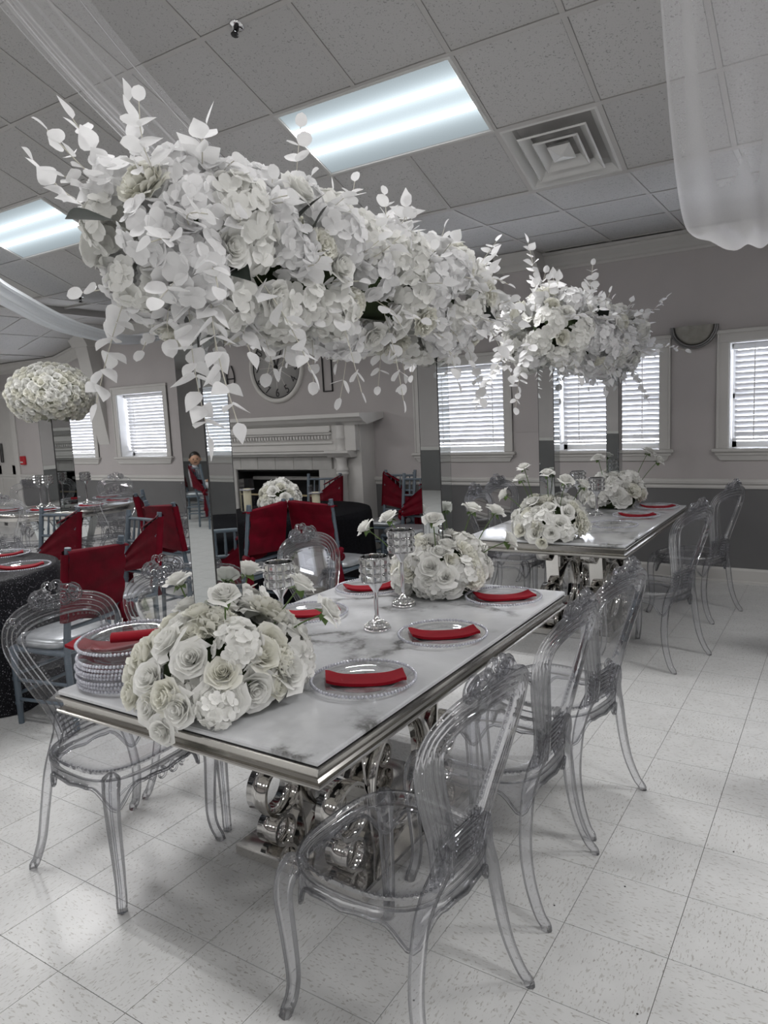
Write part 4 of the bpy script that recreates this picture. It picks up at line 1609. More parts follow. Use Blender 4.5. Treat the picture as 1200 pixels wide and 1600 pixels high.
def table_kit(hx, hy):
    K = Kit()
    t = MB()
    t.box(-hx, hx, -hy, hy, 0.748, 0.764, 0.004)
    K.add('marble_top', t, 'marble')
    fr = MB()
    sweep_rect(fr, hx, hy, [(-0.06, 0.747), (0.004, 0.747), (0.006, 0.744), (0.006, 0.738), (-0.008, 0.735), (-0.010, 0.712), (-0.004, 0.706), (0.005, 0.704), (0.007, 0.70), (0.005, 0.694), (-0.004, 0.692), (-0.012, 0.684), (-0.02, 0.68), (-0.3, 0.68)])
    K.add('apron_frame', fr, 'brushed_steel')
    ud = MB()
    ud.box(-hx + 0.05, hx - 0.05, -hy + 0.05, hy - 0.05, 0.683, 0.74)
    K.add('sub_top', ud, 'black_iron')
    bp = MB()
    bp.box(-0.29, 0.29, -0.42, 0.42, 0.0, 0.045, 0.006)
    K.add('base_plate', bp, 'polished_steel')
    for s in (-1, 1):
        x0, x1 = (0.11, 0.2) if s > 0 else (-0.2, -0.11)
        for e in (-1, 1):
            for R, y, z in ((0.058, e * 0.335, 0.103), (0.098, e * 0.335, 0.259), (0.072, e * 0.41, 0.606)):
                r = MB()
                band_ring(r, y, z, R, x0, x1, 0.012)
                K.add('ring', r, 'polished_steel')
            u = MB()
            a, b = e * 0.225, e * 0.30
            u.prism([(a - 0.006, 0.045), (a + 0.006, 0.045), (b + 0.006, 0.68), (b - 0.006, 0.68)], 'x', x0, x1)
            K.add('upright', u, 'polished_steel')
        r = MB()
        band_ring(r, 0.0, 0.255, 0.21, x0, x1, 0.012, 44)
        K.add('ring', r, 'polished_steel')
        r = MB()
        band_ring(r, 0.0, 0.69, 0.225, x0, x1, 0.012, 30, PI, 2 * PI)
        K.add('arch', r, 'polished_steel')
        u = MB()
        u.box(x0, x1, -0.006, 0.006, 0.465, 0.47)
        for e in (-1, 1):
            q = MB()
            q.box(x0 + 0.02, x1 - 0.02, e * 0.12 - 0.005, e * 0.12 + 0.005, 0.43, 0.68)
            K.add('upright', q, 'polished_steel')
    return K


def column_kit(h):
    K = Kit()
    w = 0.05
    for k in range(4):
        m = MB()
        m.box(-w + 0.003, w - 0.003, -w - 0.0005, -w + 0.003, 0.0, h)
        K.add('mirror_panel', m, 'mirror', None, Matrix.Rotation(k * PI / 2, 4, 'Z'))
        e = MB()
        e.box(-w, -w + 0.003, -w, -w + 0.003, 0.0, h)
        K.add('edge_strip', e, 'steel_dark', None, Matrix.Rotation(k * PI / 2, 4, 'Z'))
    c = MB()
    c.box(-w, w, -w, w, h, h + 0.006)
    K.add('cap', c, 'mirror')
    return K


# ------------------------------------------------------------------ flowers
def rose_mesh(mat, seed, n=22, gu=4, gv=4, open_=1.0):
    rng = random.Random(seed)
    mb = MB()
    for i in range(n):
        f = i / (n - 1)
        phi = i * 2.39996 + rng.uniform(-0.2, 0.2)
        r = 0.004 + 0.021 * f ** 0.8
        h = 0.036 + 0.012 * f + rng.uniform(-0.002, 0.002)
        half = 1.5 - 0.75 * f
        flare = open_ * (0.002 + 0.026 * f ** 1.6) * rng.uniform(0.8, 1.25)
        z0 = 0.010 - 0.016 * f
        droop = 0.022 * f ** 3 * open_
        ph = rng.uniform(0, 6)

        def fn(u, v):
            s = 2 * u - 1
            a = phi + s * half * (0.75 + 0.25 * v)
            rad = r * (0.35 + 0.65 * math.sin(min(1, v * 1.25) * PI / 2)) + flare * v * v
            rad += 0.0035 * f * math.sin(5 * s + ph) * v
            z = z0 + h * v * (1 - 0.16 * s * s) - droop * v ** 4
            return (rad * math.cos(a), rad * math.sin(a), z)
        mb.grid(fn, gu, gv)
    return mb.mesh('rose', mat)


def peony_mesh(mat, seed):
    rng = random.Random(seed)
    mb = MB()
    N = 70
    for i in range(N):
        f = (i + 0.5) / N
        th = 0.08 + 1.5 * f ** 0.8
        ph = i * 2.39996
        L = 0.024 + 0.018 * f
        w = 0.010 + 0.006 * f
        d = Vector((math.sin(th) * math.cos(ph), math.sin(th) * math.sin(ph), math.cos(th)))
        side = d.cross(Vector((0, 0, 1))).normalized()
        up = side.cross(d)
        base = d * 0.012
        vs = []
        for v in (0, 0.5, 0.85, 1.0):
            ww = w * (0.35 + 0.65 * math.sin(v * 2.4 + 0.3))
            c = base + d * (L * v) + up * (0.012 * v * v * rng.uniform(0.2, 1.3))
            vs += [c - side * ww, c + up * 0.003 * v - d * 0.002, c + side * ww]
        fs = []
        for q in range(3):
            fs += [(q * 3, q * 3 + 1, q * 3 + 4, q * 3 + 3), (q * 3 + 1, q * 3 + 2, q * 3 + 5, q * 3 + 4)]
        mb.add(vs, fs)
    return mb.mesh('peony', mat)


def hydrangea_mesh(mat, seed, n=34, R=0.058, ps=0.021):
    rng = random.Random(seed)
    mb = MB()
    for i in range(n):
        f = (i + 0.5) / n
        th = 1.75 * f ** 0.6
        ph = i * 2.39996 + rng.uniform(-0.3, 0.3)
        d = Vector((math.sin(th) * math.cos(ph), math.sin(th) * math.sin(ph), math.cos(th)))
        d = (d + Vector((rng.uniform(-0.25, 0.25), rng.uniform(-0.25, 0.25), rng.uniform(-0.25, 0.25)))).normalized()
        c = Vector((math.sin(th) * math.cos(ph), math.sin(th) * math.sin(ph), math.cos(th) * 0.85)) * (R * rng.uniform(0.85, 1.1))
        a = d.cross(Vector((0.3, 0.2, 1))).normalized()
        b = d.cross(a)
        r0 = rng.uniform(0, 6.28)
        for k in range(4):
            t = r0 + k * PI / 2
            e = a * math.cos(t) + b * math.sin(t)
            g = d.cross(e)
            s = ps * rng.uniform(0.85, 1.2)
            cup = rng.uniform(0.1, 0.45)
            vs = [c + e * s * 0.65 + d * s * (cup * 0.25), c]
            for eu, gv in ((0.3, 0.42), (0.65, 0.62), (1.0, 0.48), (1.18, 0.0), (1.0, -0.48), (0.65, -0.62), (0.3, -0.42)):
                vs.append(c + e * (s * eu) + g * (s * gv) + d * (s * cup * (eu * eu * 0.8 + 0.1 * abs(gv))))
            mb.add(vs, [(0, q, q + 1) for q in range(1, 8)] + [(0, 8, 1)])
    return mb.mesh('hydrangea', mat)


def leaf_mb(kind, L, seed=0, mat4=None, mb=None):
    """leaf grows along +x from the origin, face up +z"""
    mb = mb or MB()
    rng = random.Random(seed)
    st = []
    N = 7
    for k in range(N + 1):
        t = k / N
        if kind == 'round':
            w = 0.46 * math.sqrt(max(0, 1 - (2 * t - 1) ** 2)) * (1.0 - 0.12 * t)
        else:
            w = 0.36 * math.sin(PI * t ** 0.62) * (1.0 if t < 0.98 else 0.2)
        st.append((t, max(w, 0.012)))
    vs = []
    bend = rng.uniform(-0.25, 0.15)
    cup = rng.uniform(0.05, 0.3)
    for t, w in st:
        z = bend * t * t * L
        vs += [(t * L, -w * L, z + cup * w * L), (t * L, 0, z), (t * L, w * L, z + cup * w * L)]
    fs = []
    for k in range(N):
        fs += [(k * 3, k * 3 + 1, k * 3 + 4, k * 3 + 3), (k * 3 + 1, k * 3 + 2, k * 3 + 5, k * 3 + 4)]
    mb.add(vs, fs, True, mat4)
    return mb


FLW = {}


def flower_meshes():
    FLW['rose'] = [rose_mesh('petal_white', 1), rose_mesh('petal_white', 2, 20, open_=1.2), rose_mesh('petal_cream', 3, 22, open_=0.8)]
    FLW['rose_small'] = [rose_mesh('petal_white', 7, 11, 3, 3), rose_mesh('petal_cream', 8, 11, 3, 3)]
    FLW['hydrangea'] = [hydrangea_mesh('petal_white', 4), hydrangea_mesh('petal_white', 5, 30), hydrangea_mesh('leaf_white', 6)]
    FLW['peony'] = [peony_mesh('petal_cream', 9)]
    FLW['leaf_round'] = [leaf_mb('round', 0.062, s).mesh('leaf', 'leaf_white') for s in (1, 2, 3)]
    FLW['leaf_point'] = [leaf_mb('point', 0.085, s).mesh('leaf', 'leaf_white') for s in (4, 5, 6)]
    FLW['leaf_green'] = [leaf_mb('point', 0.05, s).mesh('leaf', 'leaf_green') for s in (7, 8)]
    FLW['leaf_dark'] = [leaf_mb('point', 0.13, s).mesh('leaf', 'leaf_dark') for s in (9, 10)]


def orient(p, d, spin=0.0, sc=1.0, axis='z'):
    """matrix that puts local +z (or +x) along d at p"""
    d = Vector(d).normalized()
    q = d.to_track_quat('Z', 'Y') if axis == 'z' else d.to_track_quat('X', 'Z')
    return T3(*p) @ q.to_matrix().to_4x4() @ (Matrix.Rotation(spin, 4, 'Z') if axis == 'z' else Matrix.Rotation(spin, 4, 'X')) @ Matrix.Scale(sc, 4)


def dome_points(n, rx, ry, rz, rng, zmin=-0.25, jit=0.08, ajit=0.25):
    out = []
    for i in range(n):
        z = 1 - (1 - zmin) * (i + 0.5) / n
        ph = i * 2.39996 + rng.uniform(-ajit, ajit)
        s = math.sqrt(max(0, 1 - z * z))
        d = Vector((s * math.cos(ph), s * math.sin(ph), z))
        k = 1 + rng.uniform(-jit, jit)
        out.append((Vector((d.x * rx * k, d.y * ry * k, d.z * rz * k)), Vector((d.x / rx, d.y / ry, d.z / rz)).normalized()))
    return out


def settle(M, me, avoid, edge):
    """rest a flower on the table top and clear of the tableware beside it"""
    co = [v.co for v in me.vertices]
    for _ in range(60):
        vs = [M @ c for c in co]
        low = min((v.z for v in vs if v.y > edge), default=1.0)
        if low < 0.0004:
            M = T3(0, 0, 0.0006 - low) @ M
            continue
        for ax, ay, r, zt, mode in avoid:
            if any(v.z < zt and (v.x - ax) ** 2 + (v.y - ay) ** 2 < r * r for v in vs):
                if mode == 'lift':
                    M = T3(0, 0, 0.004) @ M
                else:
                    d = Vector((M.translation.x - ax, M.translation.y - ay, 0)).normalized() * 0.006
                    M = T3(*d) @ M
                break
        else:
            break
    return M


def bouquet(name, label, loc, rx, ry, rz, n, seed, scale=1.0, stems=(), base_z=0.0, group=None, cream=0.2, front=(), avoid=(), edge=-9.0):
    """mound of roses, hydrangea and peonies; loc is on the table"""
    rng = random.Random(seed)
    root = thing(name, label, 'flower arrangement', loc, 0, group)
    near = [(x - loc[0], y - loc[1], r, z - loc[2], m) for x, y, r, z, m in avoid]
    core = MB()
    core.ball((0, 0, base_z + rz * 0.62), 1.0, 18, 10, 1.0, Matrix.Diagonal((1, 1, 1, 1)))
    core.v = [(x * rx * 0.72, y * ry * 0.72, max(0.0004, base_z + rz * 0.42 + (z - base_z - rz * 0.62) * rz * 0.72)) for x, y, z in core.v]
    part('foam_core', core, 'core_green', root)
    for p, d in dome_points(n, rx, ry, rz, rng, -0.42):
        p = p + Vector((0, 0, base_z + rz * 0.42))
        d = (d + Vector((rng.uniform(-0.25, 0.25), rng.uniform(-0.25, 0.25), rng.uniform(-0.1, 0.3)))).normalized()
        r = rng.random()
        if r < 0.66:
            k, me, s, back = 'rose', rng.choice(FLW['rose']), rng.uniform(0.88, 1.2), 0.03
        elif r < 0.66 + cream * 0.5:
            k, me, s, back = 'peony', FLW['peony'][0], rng.uniform(1.05, 1.35), 0.025
        else:
            k, me, s, back = 'hydrangea', rng.choice(FLW['hydrangea'][:2]), rng.uniform(0.85, 1.1), 0.03
        s *= scale
        q = p - d * back * s
        if q.z < 0.058 * s + 0.004:
            q.z = 0.058 * s + 0.004
            if d.z < 0.1:
                d.z = 0.1
        link(k, me, root, settle(orient(q, d, rng.uniform(0, 6.28), s), me, near, edge))
    for (fx, fy, fz), d, k, s in front:
        me = rng.choice(FLW[k])
        link(k, me, root, settle(orient((fx, fy, fz), d, rng.uniform(0, 6.28), s), me, near, edge))
    for (sx, sy, sz), d, s in stems:
        st = MB()
        e = Vector((sx, sy, sz))
        dd = Vector(d).normalized()
        o = Vector((sx * 0.55, sy * 0.55, base_z + rz * 0.8))
        st.tube(catmull([o, (o + e) / 2 + Vector((0, 0, 0.01)), e], 4), 0.0025, 5)
        part('stem', st, 'stem_green', root)
        link('rose', rng.choice(FLW['rose'][:2]), root, orient(e, dd, rng.uniform(0, 6.28), s))
        for k in range(4):
            a = k * 1.6 + rng.uniform(0, 1)
            side = dd.orthogonal().normalized()
            side.rotate(Matrix.Rotation(a, 3, dd))
            link('leaf', rng.choice(FLW['leaf_green']), root, orient(e + dd * 0.004, (side - dd * 0.5), 0, 0.75 * s, 'x'))
    return root


def garland(name, label, loc, hy, seed, trails, dark, group):
    """long cloud of white hydrangea heads and loose eucalyptus sprays; runs along local y"""
    rng = random.Random(seed)
    root = thing(name, label, 'flower garland', loc, 0, group)
    core = MB()

    def cfn(u, v):
        a = 2 * PI * u
        y = (v - 0.5) * 2 * hy * 0.86
        r = 0.12 * math.sqrt(max(0.0, 1 - (y / (hy * 0.87)) ** 4))
        return (r * math.cos(a) * 1.15, y, r * math.sin(a) + 0.01)
    core.grid(cfn, 16, 20)
    part('foam_core', core, 'core_green', root)
    # flower heads over the core
    n = 150
    for i in range(n):
        y = -hy * 0.97 + 2 * hy * 0.97 * (i + 0.5) / n
        a = i * 2.39996 + rng.uniform(-0.3, 0.3)
        end = max(0, abs(y) / hy - 0.72) / 0.28
        R = 0.215 * math.sqrt(max(0.05, 1 - end ** 2)) * rng.uniform(0.8, 1.12)
        d = Vector((math.cos(a), 0, math.sin(a)))
        p = Vector((d.x * R * 1.1, y, d.z * R * 0.95))
        d = (d + Vector((rng.uniform(-0.3, 0.3), (0.9 * end * (1 if y > 0 else -1)) + rng.uniform(-0.3, 0.3), rng.uniform(-0.3, 0.3)))).normalized()
        r = rng.random()
        if r < 0.70:
            link('hydrangea', rng.choice(FLW['hydrangea'] + FLW['hydrangea'][2:]), root, orient(p - d * 0.02, d, rng.uniform(0, 6), rng.uniform(1.15, 1.55)))
        elif r < 0.80:
            link('peony', FLW['peony'][0], root, orient(p, d, rng.uniform(0, 6), rng.uniform(1.1, 1.5)))
        else:
            link('rose', rng.choice(FLW['rose']), root, orient(p, d, rng.uniform(0, 6), rng.uniform(1.0, 1.3)))
    # sprays of pale leaves
    leaves = []
    stems = MB()
    sprays = []
    for i in range(135):
        y = rng.uniform(-hy, hy)
        a = rng.uniform(0, 2 * PI)
        end = max(0, abs(y) / hy - 0.6) / 0.4
        d = Vector((math.cos(a), rng.uniform(-0.5, 0.5) + 1.0 * end * (1 if y > 0 else -1), math.sin(a) * 0.9 + 0.1)).normalized()
        o = Vector((math.cos(a) * 0.17, y * 0.94, math.sin(a) * 0.15))
        ln = rng.uniform(0.09, 0.19)
        sprays.append((o, d, ln, rng.uniform(-0.05, 0.03), rng.choice(('round', 'point', 'round'))))
    sprays += trails
    for o, d, ln, droop, kind in sprays:
        o, d = Vector(o), Vector(d).normalized()
        side = d.cross(Vector((0.2, 0.1, 1))).normalized()
        pts = []
        nn = max(4, int(ln / 0.032))
        wav = rng.uniform(-0.03, 0.03)
        for k in range(nn + 1):
            t = k / nn
            pts.append(o + d * (ln * t) + Vector((0, 0, droop * t * t * 2)) + side * (wav * math.sin(3 * t)))
        stems.tube(pts, 0.0016, 4, cap=False)
        for k in range(1, nn + 1):
            t = k / nn
            tang = (pts[k] - pts[k - 1]).normalized()
            for sg in ((-1, 1) if k < nn else (0,)):
                if sg and rng.random() < 0.12:
                    continue
                perp = (side * sg + Vector((rng.uniform(-0.5, 0.5), rng.uniform(-0.5, 0.5), rng.uniform(-0.6, 0.4)))).normalized() if sg else tang
                ld = (tang * 0.55 + perp).normalized()
                s = rng.uniform(0.78, 1.15) * (1.05 - 0.3 * t)
                leaves.append((pts[k], ld, rng.uniform(-0.9, 0.9), s, kind))
    part('stems', stems, 'stem_pale', root)['kind'] = 'stuff'
    wl = root.location
    leaves.sort(key=lambda q: ((q[0] + wl) - Vector((0, 0, CAMH))).length - 0.8 * q[0].length)
    rest = MB()
    for k, (p, d, spin, s, kind) in enumerate(leaves):
        M = orient(p, d, spin, s, 'x')
        if k < 296:
            link('leaf', rng.choice(FLW['leaf_' + kind]), root, M)
        else:
            leaf_mb(kind, 0.062 if kind == 'round' else 0.085, k, M, rest)
    o = part('far_foliage', rest, 'leaf_white', root)
    o['kind'] = 'stuff'
    for p, d, s in dark:
        link('leaf', rng.choice(FLW['leaf_dark']), root, orient(p, d, rng.uniform(-1, 1), s, 'x'))
    return root


# ------------------------------------------------------------------ tableware
def plate_kit():
    K = Kit()
    p = MB()
    p.lathe([(0.001, 0.0015), (0.09, 0.0015), (0.104, 0.004), (0.112, 0.009), (0.122, 0.012), (0.145, 0.0135), (0.162, 0.0145)], 56)
    K.add('dish', p, 'clear_glass')
    b = MB()
    n = 88
    for k in range(n):
        a = 2 * PI * k / n
        b.ball((0.162 * math.cos(a), 0.162 * math.sin(a), 0.015), 0.0056, 6, 4)
    K.add('beaded_rim', b, 'chrome_bead')
    return K


def napkin_mesh(seed):
    rng = random.Random(seed)
    mb = MB()
    L, Wd = 0.245, 0.095
    nu, nv = 18, 6
    c1, c2 = rng.uniform(0.7, 1.2), rng.uniform(-0.008, 0.008)

    def srf(u, v, t):
        s = 2 * u - 1
        x = s * L / 2 + 0.03 * (0.5 - v) + 0.012 * (v - 0.5) * abs(s)
        y = (v - 0.5) * Wd * (0.95 + 0.1 * abs(s)) + 0.014 * c1 * (s * s - 0.3) * (1 if v > 0.5 else 0.6) + c2 * s
        rr = min(1.0, math.hypot(x, y) / 0.125)
        z = 0.0022 + 0.0135 * rr ** 4 + 0.0012 * math.sin(7 * u + 3 * v + seed) + t * (0.009 - 0.003 * v)
        return (x, y, z)
    mb.grid(lambda u, v: srf(u, v, 1), nu, nv)
    mb.grid(lambda u, v: srf(1 - u, v, 0), nu, nv)
    for e in (0, 1):
        mb.grid(lambda u, v: srf(u if e == 0 else 1 - u, e, v), nu, 3)
        mb.grid(lambda u, v: srf(e, (1 - u) if e == 0 else u, v), nv, 3)
    return mb.mesh('napkin', 'red_napkin')


def goblet_kit(h):
    """crystal candle holder: jewelled foot, chrome stem, bowl of cut crystals"""
    K = Kit()
    ft = MB()
    ft.lathe([(0.002, 0.012), (0.05, 0.010), (0.053, 0.006), (0.053, 0.0), (0.002, 0.0)], 28)
    ft.lathe([(0.046, 0.012), (0.04, 0.022), (0.02, 0.032), (0.011, 0.045), (0.008, 0.06)], 24)
    fi = K.add('foot', ft, 'chrome')
    jw = MB()
    for r, z, n in ((0.046, 0.0155, 26), (0.037, 0.024, 20), (0.026, 0.030, 14)):
        for k in range(n):
            a = 2 * PI * k / n
            jw.ball((r * math.cos(a), r * math.sin(a), z), 0.0045, 5, 3)
    K.add('foot_jewels', jw, 'crystal_bead', fi)
    st = MB()
    zb = h - 0.105
    st.tube([(0, 0, 0.05), (0, 0, zb - 0.03)], 0.0085, 12)
    st.lathe([(0.0085, zb - 0.04), (0.013, zb - 0.03), (0.03, zb - 0.006), (0.034, zb)], 20)
    K.add('stem', st, 'chrome')
    cy = MB()
    cy.lathe([(0.002, zb), (0.036, zb), (0.05, zb + 0.012), (0.05, zb + 0.092), (0.046, zb + 0.1)], 20)
    ci = K.add('bowl', cy, 'crystal_bowl')
    n = 11
    cr = MB()
    s = 0.0138
    sq = [(-s, 0, -s), (s, 0, -s), (s, 0, s), (-s, 0, s)]
    iq = [(-s * 0.45, -0.008, -s * 0.45), (s * 0.45, -0.008, -s * 0.45), (s * 0.45, -0.008, s * 0.45), (-s * 0.45, -0.008, s * 0.45)]
    cr.add(sq + iq, [(k, (k + 1) % 4, 4 + (k + 1) % 4, 4 + k) for k in range(4)] + [(4, 5, 6, 7), (0, 3, 2, 1)], False)
    cm = cr.mesh('crystal', 'crystal_bead')
    for row in range(3):
        for k in range(n):
            a = 2 * PI * (k + 0.5 * (row % 2) * 0) / n
            K.add('crystal', cm, None, ci, Matrix.Rotation(a, 4, 'Z') @ T3(0, -0.0525, zb + 0.021 + row * 0.031))
    wi = MB()
    for row in range(4):
        z = zb + 0.0055 + row * 0.031
        wi.tube([(0.0545 * math.cos(2 * PI * k / 22), 0.0545 * math.sin(2 * PI * k / 22), z) for k in range(22)], 0.0016, 5, closed=True)
    for k in range(n):
        a = 2 * PI * (k + 0.5) / n - PI / 2
        wi.tube([(0.0555 * math.cos(a), 0.0555 * math.sin(a), zb + 0.004), (0.0555 * math.cos(a), 0.0555 * math.sin(a), zb + 0.099)], 0.0016, 5)
    K.add('wire_cage', wi, 'chrome', ci)
    cn = MB()
    cn.lathe([(0.002, zb + 0.04), (0.019, zb + 0.04), (0.02, zb + 0.006), (0.02, zb + 0.004)], 14)
    K.add('candle', cn, 'candle_wax')
    return K


def more_materials():
    for nm, c, r, sp in (('chrome_bead', (0.66, 0.67, 0.74), 0.10, 0.25), ('crystal_bead', (0.82, 0.83, 0.83), 0.06, 0.85)):
        m, nt, b = newmat(nm)
        v = coord(nt)
        oi = nt.nodes.new('ShaderNodeObjectInfo')
        c1 = ramp(nt, noise(nt, v, 90, 2), [(0.35, tuple(x * 0.7 for x in c)), (0.65, c)])
        nt.links.new(c1, b.inputs['Base Color'])
        b.inputs['Metallic'].default_value = sp
        b.inputs['Roughness'].default_value = r
    m = MATS['crystal'].copy()
    m.name = 'crystal_bowl'
    MATS['crystal_bowl'] = m


more_materials()


def cloth_table_kit(r, mat, seed):
    K = Kit()
    rng = random.Random(seed)
    ph = rng.uniform(0, 6)
    c = MB()

    def wob(a, i):
        if i < 4:
            return 1.0
        f = (i - 3) / 6
        return 1 + f * 0.035 * (math.sin(9 * a + ph) + 0.5 * math.sin(17 * a + 2 * ph))
    prof = [(0.003, 0.765), (r * 0.6, 0.765), (r - 0.02, 0.764), (r, 0.757), (r + 0.008, 0.72), (r + 0.012, 0.6), (r + 0.016, 0.45), (r + 0.02, 0.3), (r + 0.024, 0.15), (r + 0.03, 0.004)]
    c.lathe(prof, 72, wob=wob)
    K.add('tablecloth', c, mat)
    t = MB()
    t.lathe([(0.002, 0.755), (r - 0.015, 0.755), (r - 0.012, 0.73), (0.002, 0.73)], 40)
    K.add('tabletop', t, 'trim_white')
    p = MB()
    p.lathe([(0.28, 0.0), (0.26, 0.03), (0.06, 0.06), (0.045, 0.73)], 20)
    K.add('pedestal', p, 'steel_dark')
    return K


def build_tables():
    global COLK
    K1 = table_kit(0.52, 0.90)
    K1.place('dining_table', 'long white marble dining table holding the stack of spare plates', 'table', (-1.57, 2.175, 0), 0, 'marble banquet tables')
    K2 = table_kit(0.52, 0.93)
    K2.place('dining_table', 'long white marble dining table standing close to the window wall', 'table', (-1.6, 5.15, 0), 0, 'marble banquet tables')
    CK = column_kit(1.18)
    for lab, x, y in (('mirrored square column rising from the rose mound beside the plate stack', -1.57, 1.495),
                      ('mirrored square column rising from the rose mound beside the crystal goblets', -1.57, 2.87),
                      ('mirrored square column on the window-side table, at its end away from the wall', -1.6, 4.42),
                      ('mirrored square column on the window-side table, at its wall end', -1.6, 5.92)):
        CK.place('mirror_column', lab, 'column', (x, y, 0.764), 0, 'mirrored flower columns')
    # flowers on the tables
    TZ = 0.764
    bouquet('rose_bouquet', 'large mound of white roses and hydrangea beside the plate stack', (-1.57, 1.495, TZ), 0.245, 0.25, 0.205, 66, 11, 1.15,
            stems=(((0.20, 0.13, 0.315), (0.5, 0.5, 0.9), 0.95), ((0.26, 0.17, 0.235), (0.8, 0.5, 0.6), 1.0), ((-0.14, -0.02, 0.33), (-0.3, -0.2, 1), 0.9), ((0.13, -0.1, 0.33), (0.3, -0.3, 1), 0.95), ((-0.04, 0.17, 0.33), (0, 0.3, 1), 1.0)), front=(((-0.11, -0.225, 0.062), (-0.2, -0.9, 0.25), 'rose', 1.05), ((-0.015, -0.24, 0.05), (0, -0.9, 0.2), 'rose', 1.15), ((0.085, -0.235, 0.058), (0.2, -0.9, 0.25), 'rose', 1.1), ((0.17, -0.2, 0.06), (0.5, -0.7, 0.4), 'hydrangea', 0.85), ((0.035, -0.262, 0.005), (0.1, -0.9, -0.1), 'rose', 0.85)), avoid=((-1.955, 1.455, 0.180, 0.96, 'push'), (-1.245, 1.76, 0.172, 0.796, 'lift')), edge=-0.222, group='low flower mounds on the marble tables')
    bouquet('rose_bouquet', 'mound of white roses beside the crystal goblets of the plate-stack table', (-1.57, 2.87, TZ), 0.215, 0.22, 0.19, 56, 23, 1.05,
            stems=(((-0.28, -0.16, 0.30), (-0.7, -0.3, 0.7), 0.95), ((-0.15, -0.17, 0.35), (-0.3, -0.4, 0.9), 0.95), ((0.07, -0.17, 0.35), (0.2, -0.4, 0.9), 0.9), ((0.12, 0.1, 0.36), (0.3, 0.2, 1), 1.0), ((0.27, 0.15, 0.22), (0.9, 0.4, 0.5), 1.0), ((0.19, 0.2, 0.34), (0.4, 0.5, 0.9), 0.95)), avoid=((-1.25, 2.85, 0.172, 0.796, 'lift'), (-1.90, 2.78, 0.172, 0.796, 'lift'), (-1.60, 2.59, 0.062, 1.12, 'push')), group='low flower mounds on the marble tables')
    bouquet('rose_bouquet', 'mound of white roses overhanging the window-side table edge, away from the wall', (-1.6, 4.42, TZ), 0.225, 0.235, 0.19, 56, 31, 1.08,
            stems=(((-0.25, -0.12, 0.27), (-0.8, -0.2, 0.5), 1.0), ((-0.17, -0.05, 0.36), (-0.3, 0, 1), 1.0), ((-0.12, -0.12, 0.44), (-0.2, -0.2, 1), 0.9), ((0.02, -0.1, 0.40), (0.0, -0.3, 1), 0.9), ((0.14, -0.12, 0.36), (0.4, -0.3, 0.8), 1.05), ((0.2, 0.02, 0.32), (0.5, 0.1, 0.8), 1.0)), front=(((-0.11, -0.205, 0.062), (-0.2, -0.9, 0.25), 'rose', 1.05), ((-0.015, -0.22, 0.05), (0, -0.9, 0.2), 'rose', 1.15), ((0.085, -0.215, 0.058), (0.2, -0.9, 0.25), 'rose', 1.1), ((0.17, -0.18, 0.06), (0.5, -0.7, 0.4), 'hydrangea', 0.85), ((0.035, -0.242, 0.005), (0.1, -0.9, -0.1), 'rose', 0.85)), edge=-0.202, group='low flower mounds on the marble tables')
    bouquet('rose_bouquet', 'mound of white roses at the wall end of the window-side table', (-1.6, 5.90, TZ), 0.24, 0.23, 0.2, 56, 37, 1.1,
            stems=(((-0.08, -0.15, 0.39), (-0.1, -0.3, 1), 1.0), ((0.24, 0.1, 0.42), (0.4, 0.1, 1), 1.1), ((0.31, 0.12, 0.35), (0.7, 0.1, 0.7), 1.1)), avoid=((-1.262, 5.88, 0.172, 0.796, 'lift'), (-1.30, 5.39, 0.172, 0.796, 'lift')), group='low flower mounds on the marble tables')
    tr1 = [((-0.1, -0.82, 0.14), (-0.5, -0.35, 0.75), 0.21, 0.02, 'point'), ((-0.05, -0.80, 0.16), (0.0, -0.2, 1.0), 0.17, 0.02, 'point'),
           ((0.10, -0.78, 0.14), (0.35, 0.1, 0.9), 0.15, 0.0, 'point'), ((-0.15, -0.86, 0.08), (-0.8, -0.4, 0.5), 0.22, 0.03, 'point'),
           ((0.14, -0.78, -0.12), (0.3, -0.1, -0.9), 0.30, -0.04, 'point'), ((0.10, -0.82, -0.12), (0.15, -0.05, -1.0), 0.36, -0.02, 'point'),
           ((-0.05, -0.88, -0.1), (-0.2, -0.3, -0.8), 0.28, -0.03, 'point'), ((0.18, -0.65, -0.08), (0.5, 0.1, -0.7), 0.26, -0.03, 'point'),
           ((0.19, -0.3, -0.10), (0.3, 0.05, -0.8), 0.22, -0.05, 'round'), ((0.17, 0.02, -0.12), (0.25, 0.0, -0.9), 0.24, -0.04, 'round'),
           ((0.18, 0.4, -0.10), (0.3, 0.1, -0.8), 0.20, -0.04, 'round'), ((0.12, 0.72, -0.12), (0.3, 0.1, -0.9), 0.26, -0.03, 'round'),
           ((0.1, 0.9, -0.02), (0.3, 0.5, -0.6), 0.28, -0.05, 'point'), ((0.05, 0.92, 0.08), (0.2, 0.6, 0.55), 0.30, 0.02, 'round'),
           ((0.0, 0.9, 0.06), (0.1, 0.8, 0.35), 0.32, 0.02, 'point'), ((0.1, -0.35, 0.18), (0.2, 0.0, 1.0), 0.18, 0.02, 'round'),
           ((0.0, 0.3, 0.18), (0.0, 0.2, 1.0), 0.16, 0.02, 'round'), ((0.16, -0.86, -0.02), (0.2, -0.9, 0.0), 0.16, -0.02, 'round')]
